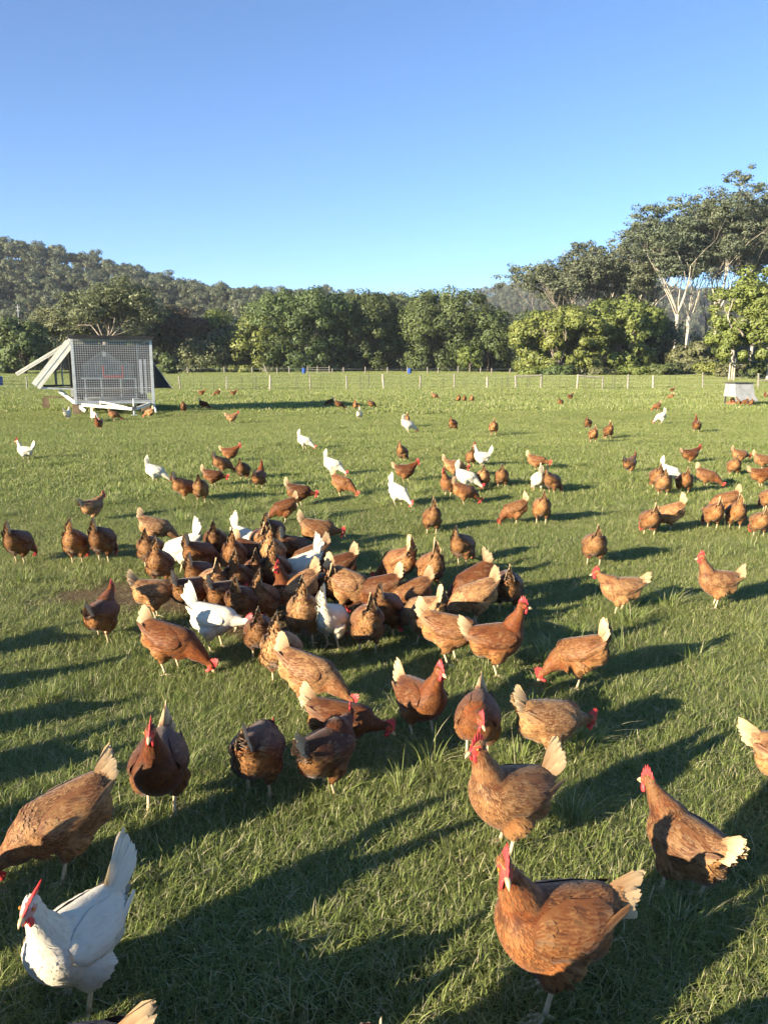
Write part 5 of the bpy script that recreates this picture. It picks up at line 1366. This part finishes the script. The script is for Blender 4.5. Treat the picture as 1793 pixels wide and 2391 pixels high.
# feet pixel x, y in the photograph; heading in degrees (0 right, 90 away, 180 left, 270 towards the camera); pose; tint; label
FLOCK = [
 # nearest hens
 (185, 2350, 248, 'leghorn', 'w', 'nearest white hen with upright red comb and tall fanned tail'),
 (160, 2045, 212, 'peckR', 'm', 'large mottled brown hen stooping behind the nearest white hen'),
 (120, 2725, 204, 'stalk', 'p', 'buff hen showing only a frayed tail at the bottom left'),
 (379, 1905, 276, 'alert', 'd', 'shaded rust hen walking straight towards the camera'),
 (606, 1862, 84, 'low', 'd', 'shaded hen seen from behind with grey folded tail'),
 (768, 1852, 56, 'leanL', 'd', 'dark shaded hen with ragged grey tail, rear to the camera'),
 (800, 1772, -8, 'low', 'd', 'dark hen bending right beneath the rust hen with red comb'),
 (985, 1722, 302, 'alert', 'r', 'dark rust hen facing the camera with tall red comb'),
 (1113, 1772, 258, 'leanL', 'r', 'rust hen stepping forward with pointed tail raised behind it'),
 (1280, 1782, 18, 'low', 'm', 'mottled hen with pale fluffy rump, head stretched low to the right'),
 (1180, 1992, 204, 'cock', 'm', 'speckled golden hen with upright tail and red comb, facing left'),
 (1275, 2345, 192, 'alertL', 'n', 'big orange-brown hen nearest the camera on the right, head turned towards it'),
 (1588, 2098, 118, 'stalk', 'm', 'speckled hen near the right edge walking away to the left'),
 (1850, 1880, -18, 'stalk', 'p', 'hen cut by the right edge showing only its cream tail'),
 (872, 2770, 100, 'peckup', 'p', 'hen below the bottom edge showing only its tail tip'),
 # front ring round the feed
 (1351, 1608, 152, 'peckL', 'n', 'brown hen pecking left with its dark head in shadow, right of the flock'),
 (1160, 1575, 6, 'alert', 'r', 'rust hen standing tall, facing right at the right side of the flock'),
 (1052, 1552, -12, 'low', 'n', 'orange hen partly hidden behind the tall right-facing hen'),
 (990, 1508, 128, 'peck', 'p', 'pale golden hen with white rump fluff left of the orange hen'),
 (1106, 1460, 192, 'peck', 'p', 'hen with large cream tail, head down behind the tall right-facing hen'),
 (1182, 1437, 88, 'low', 'd', 'blackish-brown hen seen from behind, right of the flock'),
 (1102, 1424, 206, 'peckup', 'r', 'rust hen tipped forward with narrow pointed tail in the air'),
 (955, 1448, 197, 'peck', 'n', 'hen pecking left with bright red comb at the flock centre right'),
 (930, 1376, 132, 'peckL', 'n', 'hen with golden rump, red face low to its left'),
 (1002, 1384, 108, 'peckup', 'n', 'hen with steep raised rump right of the golden-rumped one'),
 (1080, 1325, 60, 'peck', 'n', 'round brown hen alone above the flock, rear to the camera'),
 (722, 1655, -14, 'peck', 'p', 'orange hen with large cream tail pecking right in the foreground ring'),
 (660, 1600, 80, 'peckup', 'p', 'buff-rumped hen with ragged tail, head down, front of the flock'),
 (403, 1573, -12, 'peck', 'r', 'glossy rust hen pecking right beside the long white hen'),
 (505, 1520, -10, 'leghornlow', 'w', 'long white hen with spread tail stretching right into the flock'),
 (778, 1515, 66, 'leghornpeck', 'w', 'white hen with narrow upright tail in the middle of the flock'),
 (712, 1507, 94, 'peckup', 'p', 'cream-rumped hen left of the middle white hen'),
 (858, 1530, 98, 'peck', 'n', 'brown hen with buff rump right of the middle white hen'),
 (610, 1545, 100, 'peck', 'd', 'dark hen hidden behind the buff-rumped hen with ragged tail'),
 (243, 1500, 84, 'stalk', 'r', 'rust hen seen from behind, alone left of the flock'),
 (570, 1476, 80, 'peck', 'd', 'shaded hen with one lit patch on its rump'),
 (620, 1462, 80, 'peckup', 'n', 'hen with tall narrow tail in the shaded flock centre'),
 (560, 1416, 90, 'peckup', 'd', 'dark hen with raised tail behind the long white hen'),
 (680, 1440, 232, 'alert', 'r', 'dark red-faced hen with head raised in the flock centre'),
 (815, 1437, -18, 'peck', 'p', 'hen with fanned cream tail and orange back, heading right'),
 (690, 1442, 200, 'peck', 'p', 'hen with cream tail pointing right above the cream-rumped hen'),
 (366, 1447, 28, 'low', 'p', 'hen with a cream tail pointing left at the flock edge'),
 (500, 1424, 118, 'peck', 'p', 'golden-backed hen bending into the flock from the left'),
 (452, 1442, 60, 'low', 'd', 'small dark hen tucked behind the spread white tail'),
 (785, 1384, 190, 'peck', 'd', 'dark hen with upturned tail behind the cream-fanned hen'),
 (706, 1384, 202, 'leghornpeck', 'w', 'half-hidden pale hen with a narrow white tail'),
 (726, 1352, 212, 'peck', 'n', 'glossy orange hen with cream tail at the back of the flock'),
 (745, 1292, 8, 'low', 'n', 'hen facing right with red face at the upper right of the flock'),
 (638, 1347, 90, 'peckup', 'p', 'cream-fluffed hen with pointed tail at the flock back'),
 (640, 1287, 70, 'peck', 'd', 'brown hen at the back of the flock, rear turned'),
 (592, 1347, -10, 'peck', 'd', 'dark hen under the white hen at the back'),
 (550, 1354, 92, 'peckup', 'r', 'rust hen with steep pointed tail at the back left'),
 (580, 1312, -22, 'leghornpeck', 'w', 'white hen with long tail up at the back of the flock'),
 (505, 1314, 100, 'peck', 'd', 'dark hen between the two white hens at the back'),
 (428, 1338, 192, 'leghornpeck', 'w', 'white hen pecking left with wide lit tail'),
 (378, 1374, 90, 'peckup', 'n', 'hen with upright tail below the left-pecking white hen'),
 (355, 1332, 90, 'peck', 'n', 'golden hen seen from behind at the left edge of the flock'),
 (366, 1277, 8, 'peck', 'p', 'buff hen with shaded tail at the upper left of the flock'),
 (472, 1398, 70, 'peck', 'd', 'dark hen in shade between the golden-backed hen and the spread white tail'),
 (602, 1398, 100, 'peck', 'r', 'shaded rust hen in the flock centre, left of the raised red face'),
 (650, 1398, 80, 'peckup', 'd', 'dark hen directly behind the tall narrow tail in the centre'),
 (530, 1448, 60, 'low', 'd', 'dark hen hidden behind the back of the long white hen'),
 (762, 1425, 110, 'peck', 'd', 'dark hen under the fanned cream tail'),
 (885, 1446, 160, 'peck', 'd', 'dark hen in the gap left of the hen with bright red comb'),
 (690, 1330, 40, 'peck', 'd', 'shaded hen left of the glossy orange hen with cream tail'),
 (610, 1316, 110, 'low', 'n', 'brown hen squeezed beside the white hen at the flock back'),
 (470, 1345, 60, 'peck', 'r', 'rust hen right of the left-pecking white hen'),
 (905, 1490, 70, 'peck', 'd', 'dark hen left of the pale golden hen with white rump fluff'),
 # left side
 (50, 1320, 86, 'peck', 'd', 'dark hen rear turned at the left edge of the picture'),
 (183, 1320, 90, 'peckup', 'n', 'hen with pointed raised tail, left one of a close pair'),
 (245, 1318, 80, 'peck', 'd', 'squat dark hen, right one of a close pair on the left'),
 (220, 1220, 58, 'stalk', 'p', 'buff hen with dark head turned right, alone on the left'),
 (60, 1077, 184, 'leghorn', 'w', 'white hen alone at the far left facing left'),
 (365, 1130, 4, 'leghornpeck', 'w', 'white hen with raised tail, left of the brown hens'),
 (432, 1172, 48, 'peck', 'n', 'brown hen pecking, left of a close pair behind the flock'),
 (471, 1177, 92, 'peck', 'n', 'hen seen from behind, right of a close pair behind the flock'),
 (500, 1140, 4, 'low', 'd', 'dark hen facing right above the close pair'),
 (520, 1110, 45, 'peck', 'n', 'brown hen behind the dark right-facing hen'),
 (540, 1082, 2, 'stalk', 'r', 'hen standing in profile, farthest of the left knot'),
 (570, 1125, 86, 'peck', 'd', 'small brown hen rear turned, left of the red hen'),
 (606, 1145, 80, 'alert', 'r', 'deep red hen standing upright left of centre'),
 (700, 1187, -4, 'low', 'd', 'dark brown hen with tail raised, head out to the right'),
 (665, 1224, 204, 'peck', 'r', 'rust hen pecking left below the dark brown one'),
 # middle distance
 (778, 1114, -8, 'leghornpeck', 'w', 'white hen with tall tail just above an orange hen'),
 (800, 1162, -22, 'peck', 'n', 'orange hen pecking right below a white hen'),
 (712, 1051, -15, 'leghornpeck', 'w', 'small white hen alone beyond the flock, left of centre'),
 (940, 1080, 60, 'peckup', 'n', 'brown hen with raised tail, lone above the dark hen'),
 (948, 1130, 8, 'stalk', 'd', 'dark brown hen facing right, centre of the field'),
 (930, 1184, -42, 'leghornpeck', 'w', 'ruffled white hen with its head down, centre'),
 (1007, 1250, 94, 'peckup', 'n', 'lone hen with tail straight up above the flock'),
 (1045, 1162, 232, 'alert', 'n', 'orange hen with raised head left of a crowded knot'),
 (1060, 1120, 5, 'low', 'p', 'pale hen at the back of the crowded knot'),
 (1088, 1146, 0, 'leghornpeck', 'w', 'white hen half hidden in the crowded knot'),
 (1083, 1182, 12, 'peck', 'n', 'brown hen in front of the half hidden white hen'),
 (1098, 1092, 90, 'peck', 'n', 'hen partly behind the white hen right of the knot'),
 (1122, 1094, 182, 'leghorn', 'w', 'white hen standing in profile right of the crowded knot'),
 (1127, 1142, 86, 'peck', 'p', 'buff hen rear turned below the white profile hen'),
 (1170, 1142, 86, 'peck', 'n', 'hen rear turned right of the buff one'),
 (1200, 1227, 186, 'peckL', 'n', 'orange hen pecking left with cream tail, right of centre'),
 (1262, 1227, 86, 'peck', 'n', 'round hen rear turned right of the left-pecking orange hen'),
 (1253, 1102, -16, 'low', 'n', 'brown hen with cream tail up, above a white hen'),
 (1253, 1152, 96, 'leghornpeck', 'w', 'white hen seen from behind with thin upright tail, right of centre'),
 (1288, 1157, 45, 'peck', 'n', 'brown hen beside the white hen seen from behind'),
 (1384, 1324, 88, 'peck', 'm', 'hen with dark barred back, above the two profile hens'),
 (1442, 1436, 181, 'stalk', 'p', 'golden hen in profile facing left, red face forward'),
 (1667, 1421, 180, 'alert', 'p', 'golden hen in profile facing left with head held high'),
 # right side groups
 (1513, 1254, 92, 'peck', 'n', 'brown hen rear turned, left of a cream-tailed hen'),
 (1560, 1242, 172, 'peckL', 'p', 'hen with bright cream tail, throwing a long shadow'),
 (1660, 1238, 92, 'peck', 'n', 'hen with pale tail, left of a trio at the right'),
 (1690, 1206, 178, 'peck', 'n', 'hen facing left behind the right-hand trio'),
 (1712, 1240, 82, 'peckup', 'n', 'hen in the middle of the right-hand trio'),
 (1768, 1257, 90, 'peck', 'm', 'barred hen at the right end of the trio'),
 (1790, 1197, 90, 'peck', 'n', 'hen half cut by the right edge'),
 (1468, 1110, 45, 'stalk', 'n', 'hen looking right, alone left of the right-hand white hen'),
 (1562, 1132, -26, 'leghornpeck', 'w', 'white hen with tail up among brown hens on the right'),
 (1530, 1144, 90, 'peck', 'n', 'hen below the tail of the right-hand white hen'),
 (1545, 1162, 82, 'peck', 'p', 'buff hen in front of the right-hand white hen'),
 (1594, 1157, 86, 'peck', 'r', 'rust hen right of the right-hand white hen'),
 (1648, 1140, -22, 'peck', 'n', 'orange hen heading down right with cream tail tip'),
 (1610, 1086, 18, 'stalk', 'd', 'brown hen alone above the right-hand group'),
 (1710, 1114, 84, 'peck', 'n', 'hen with white rump feathers near the right edge'),
 (1725, 1087, 10, 'low', 'n', 'hen just behind the white-rumped one'),
 (1778, 1100, -10, 'low', 'n', 'hen facing right, upper one of two at the right edge'),
 (1775, 1140, 4, 'stalk', 'r', 'reddish hen, lower one of two at the right edge'),
]
FAR_FLOCK = [
 (1383, 1036, 90, 'peck', 'n', 'far hen rear turned, left one of a far pair'),
 (1418, 1029, 95, 'peckup', 'd', 'far dark hen, right one of a far pair'),
 (1372, 1006, 60, 'peck', 'd', 'far dark hen just above the far pair'),
 (1624, 1013, 80, 'alert', 'd', 'far dark hen alone on the right half of the field'),
 (543, 992, 8, 'stalk', 'p', 'far hen with white-edged wing beside the coop shadow'),
 (1058, 1009, 60, 'peck', 'r', 'far rust hen below the middle fence posts'),
 (1151, 1019, 90, 'peck', 'n', 'far hen right of centre, rear turned'),
 (947, 1001, 110, 'peckup', 'n', 'far brown hen standing behind a small white one'),
 (953, 1013, 20, 'leghornpeck', 'w', 'far white hen in front of a brown one'),
 (839, 981, 88, 'leghorn', 'w', 'far white hen upright at the tip of the coop shadow'),
 (830, 958, 100, 'alert', 'n', 'far hen left of two above the coop shadow tip'),
 (868, 955, 30, 'peck', 'n', 'far hen right of two above the coop shadow tip'),
 (770, 950, 180, 'peck', 'd', 'far dark hen in the end of the coop shadow'),
 (792, 957, 20, 'peck', 'd', 'far dark hen at the edge of the coop shadow'),
 (160, 982, 80, 'leghorn', 'w', 'white hen standing left of the coop drawbar'),
 (222, 986, -40, 'leghornpeck', 'w', 'white hen heading down beside the coop drawbar'),
 (232, 1007, 262, 'alert', 'r', 'red hen in front of the coop drawbar'),
 (268, 984, 20, 'peck', 'n', 'rust hen scratching under the coop drawbar'),
 (350, 978, 160, 'peck', 'p', 'pale hen under the right corner of the coop'),
 (472, 926, 0, 'stalk', 'd', 'dark hen right of the coop, first of three in a row'),
 (508, 926, 180, 'peck', 'd', 'dark hen right of the coop, second of three in a row'),
 (546, 927, 10, 'stalk', 'd', 'dark hen right of the coop, third of three in a row'),
 (430, 966, 100, 'peckup', 'd', 'dark hen in the coop shadow close to the trailer'),
 (477, 958, 10, 'peck', 'd', 'dark hen in the middle of the coop shadow'),
 (1308, 951, 45, 'peck', 'n', 'far brown hen between centre and feed shelter'),
 (1331, 936, 30, 'stalk', 'd', 'far black hen below the wooden fence frames'),
 (1532, 962, 200, 'peck', 'n', 'far hen alone left of the feed shelter'),
 (1070, 941, 90, 'peck', 'n', 'far tiny hen, left of a trio below the fence'),
 (1084, 941, 80, 'peck', 'n', 'far tiny hen, middle of a trio below the fence'),
 (1101, 942, 90, 'peckup', 'p', 'far tiny hen, right of a trio below the fence'),
 (1015, 934, 10, 'peck', 'p', 'far pale hen nearest the fence at centre'),
 (1540, 992, 200, 'leghornpeck', 'w', 'far white hen in grass left of the feed shelter'),
 (1565, 934, 180, 'peck', 'p', 'far buff hen close to the fence on the right'),
 (1568, 918, 10, 'stalk', 'd', 'far black hen right beneath the fence posts'),
 (1708, 946, 250, 'stalk', 'p', 'hen under the feed shelter, leftmost'),
 (1722, 949, 30, 'peck', 'p', 'hen under the feed shelter, second from left'),
 (1738, 950, 200, 'peck', 'n', 'hen under the feed shelter, third from left'),
 (1752, 951, 80, 'peck', 'r', 'hen under the feed shelter, rightmost'),
 (1786, 932, 90, 'alert', 'd', 'black hen standing right of the feed shelter'),
]
# unseen hens added outside the frame so that their shadows reach into it
NEAR_OUT = [(-1.3, 1.25, 190, 'low', 'n'), (-0.95, 1.2, 100, 'low', 'n'), (-1.45, 1.7, 200, 'low', 'm'), (-1.55, 1.02, 200, 'alert', 'n'), (-1.15, 0.92, 170, 'alert', 'n'), (-0.78, 1.08, 190, 'stalk', 'm'), (-0.45, 0.92, 160, 'alert', 'n'), (-0.12, 0.93, 120, 'cock', 'r'), (0.18, 0.98, 30, 'alert', 'p'), (0.48, 1.03, 60, 'low', 'p'), (0.50, 0.78, 200, 'alert', 'm'), (0.85, 1.00, 200, 'cock', 'm'), (1.15, 1.02, 10, 'low', 'n'), (-0.05, 0.72, 10, 'alert', 'n'), (-1.85, 1.95, 150, 'alert', 'r'), (-2.2, 2.75, 190, 'stalk', 'n'), (-1.62, 1.45, 190, 'alert', 'n'), (-1.0, 0.66, 120, 'alert', 'n'), (-0.62, 0.62, 60, 'cock', 'n'), (0.25, 0.62, 150, 'alert', 'r'), (-2.05, 2.35, 170, 'alert', 'n'), (-2.45, 3.15, 20, 'alert', 'p'), (-2.6, 3.7, 170, 'stalk', 'r'), (-1.95, 1.55, 60, 'cock', 'm'), (0.85, 0.66, 100, 'alert', 'n'), (-1.4, 0.70, 20, 'alert', 'r')]

OWN_SIZE = {(1588, 2098): 0.90, (379, 1905): 1.12, (606, 1862): 0.92, (768, 1852): 0.96, (985, 1722): 1.06}
hr = np.random.default_rng(77)
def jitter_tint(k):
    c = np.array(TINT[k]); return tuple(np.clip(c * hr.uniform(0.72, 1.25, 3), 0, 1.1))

def joined_hen(pose):
    """small copy for the far field: all pieces in one mesh"""
    key = (pose, 'far')
    if key in HEN_CACHE: return HEN_CACHE[key]
    VS, FS, PT, MI, off = [], {3: [], 4: []}, [], {3: [], 4: []}, 0
    slot = {'plum': 0, 'comb': 1, 'beak': 2, 'leg': 3}
    for name, me, kind, extra in hen_parts(pose, 1):
        nv = len(me.vertices); v = np.empty(nv * 3, np.float32); me.vertices.foreach_get('co', v); VS.append(v.reshape(-1, 3))
        if 'pat' in me.color_attributes:
            c = np.empty(nv * 4, np.float32); me.color_attributes['pat'].data.foreach_get('color', c); PT.append(c.reshape(-1, 4))
        else: PT.append(np.zeros((nv, 4)))
        for pl in me.polygons:
            k = len(pl.vertices)
            if k in FS: FS[k].append([i + off for i in pl.vertices]); MI[k].append(slot[kind])
        off += nv
    me = mesh_from('far_hen', np.vstack(VS), [np.array(FS[4]), np.array(FS[3])], [M_BROWN, M_COMB, M_BEAK, M_LEG], True, np.vstack(PT), mat_idx=MI[4] + MI[3])
    HEN_CACHE[key] = me
    return me

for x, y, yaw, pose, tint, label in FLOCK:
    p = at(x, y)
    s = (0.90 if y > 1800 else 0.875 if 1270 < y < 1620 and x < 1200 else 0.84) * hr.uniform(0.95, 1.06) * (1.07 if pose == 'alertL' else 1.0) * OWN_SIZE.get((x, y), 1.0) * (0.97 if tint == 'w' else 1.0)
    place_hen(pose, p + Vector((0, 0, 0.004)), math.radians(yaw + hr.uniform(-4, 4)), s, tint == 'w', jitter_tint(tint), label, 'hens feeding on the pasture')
for x, y, yaw, pose, tint, label in FAR_FLOCK:
    p = at(x, y)
    o = link(bpy.data.objects.new('hen', joined_hen(pose)))
    o.location = p + Vector((0, 0, 0.02)); o.rotation_euler = (0, 0, math.radians(yaw)); s = 0.95 * hr.uniform(0.95, 1.06); o.scale = (s, s, s)
    o.color = (*jitter_tint(tint), 1)
    if tint == 'w':
        o.material_slots[0].link = 'OBJECT'; o.material_slots[0].material = M_WHITE
    tag(o, label, 'hen', 'hens feeding on the pasture')
for x, y, yaw, pose, tint in NEAR_OUT:
    place_hen(pose, Vector((x, y, float(gz(x, y)))), math.radians(yaw), 0.95, False, jitter_tint(tint), 'unseen brown hen added outside the frame for its shadow', 'unseen hens added for their shadows')

# seed stalk that forks in front of the nearest brown hen
gs = at(1385, 2480); o = empty('grass_stalk', gs); tag(o, 'tall forked seed stalk in front of the nearest brown hen', 'grass stalk')
mb = MB(); mb.tube(spline(np.array([(0, 0, -0.01), (-0.012, 0.0, 0.07), (-0.022, 0.0, 0.15)]), 6), np.linspace(0.0022, 0.0016, 6), 5); mb.build('stem', M_TUSSOCK, o, True, True)
for ex in (-0.045, 0.035):
    mb = MB(); mb.tube(spline(np.array([(-0.022, 0, 0.15), (-0.022 + ex * 0.5, 0, 0.182), (-0.022 + ex, 0.004, 0.222)]), 5), np.linspace(0.0017, 0.0010, 5), 5); mb.build('seed_spike', M_TUSSOCK, o, True, True)
# ------------------------------------------------------------------ thin air between the camera and the far hills
hz = MB(); hz.box((0, 900, 90), (2600, 2200, 190))
M_HAZE = bpy.data.materials.new('thin_haze'); M_HAZE.use_nodes = True
_t = M_HAZE.node_tree; _t.nodes.clear()
_v = _t.nodes.new('ShaderNodeVolumePrincipled'); _v.inputs['Density'].default_value = 0.00015; _v.inputs['Color'].default_value = (0.80, 0.88, 1.0, 1); _v.inputs['Anisotropy'].default_value = 0.0
_o = _t.nodes.new('ShaderNodeOutputMaterial'); _t.links.new(_v.outputs[0], _o.inputs['Volume'])
haze = hz.build('haze', M_HAZE)
haze['kind'] = 'stuff'; haze['label'] = 'thin morning haze over the field and hills'
SC.cycles.volume_bounces = 0
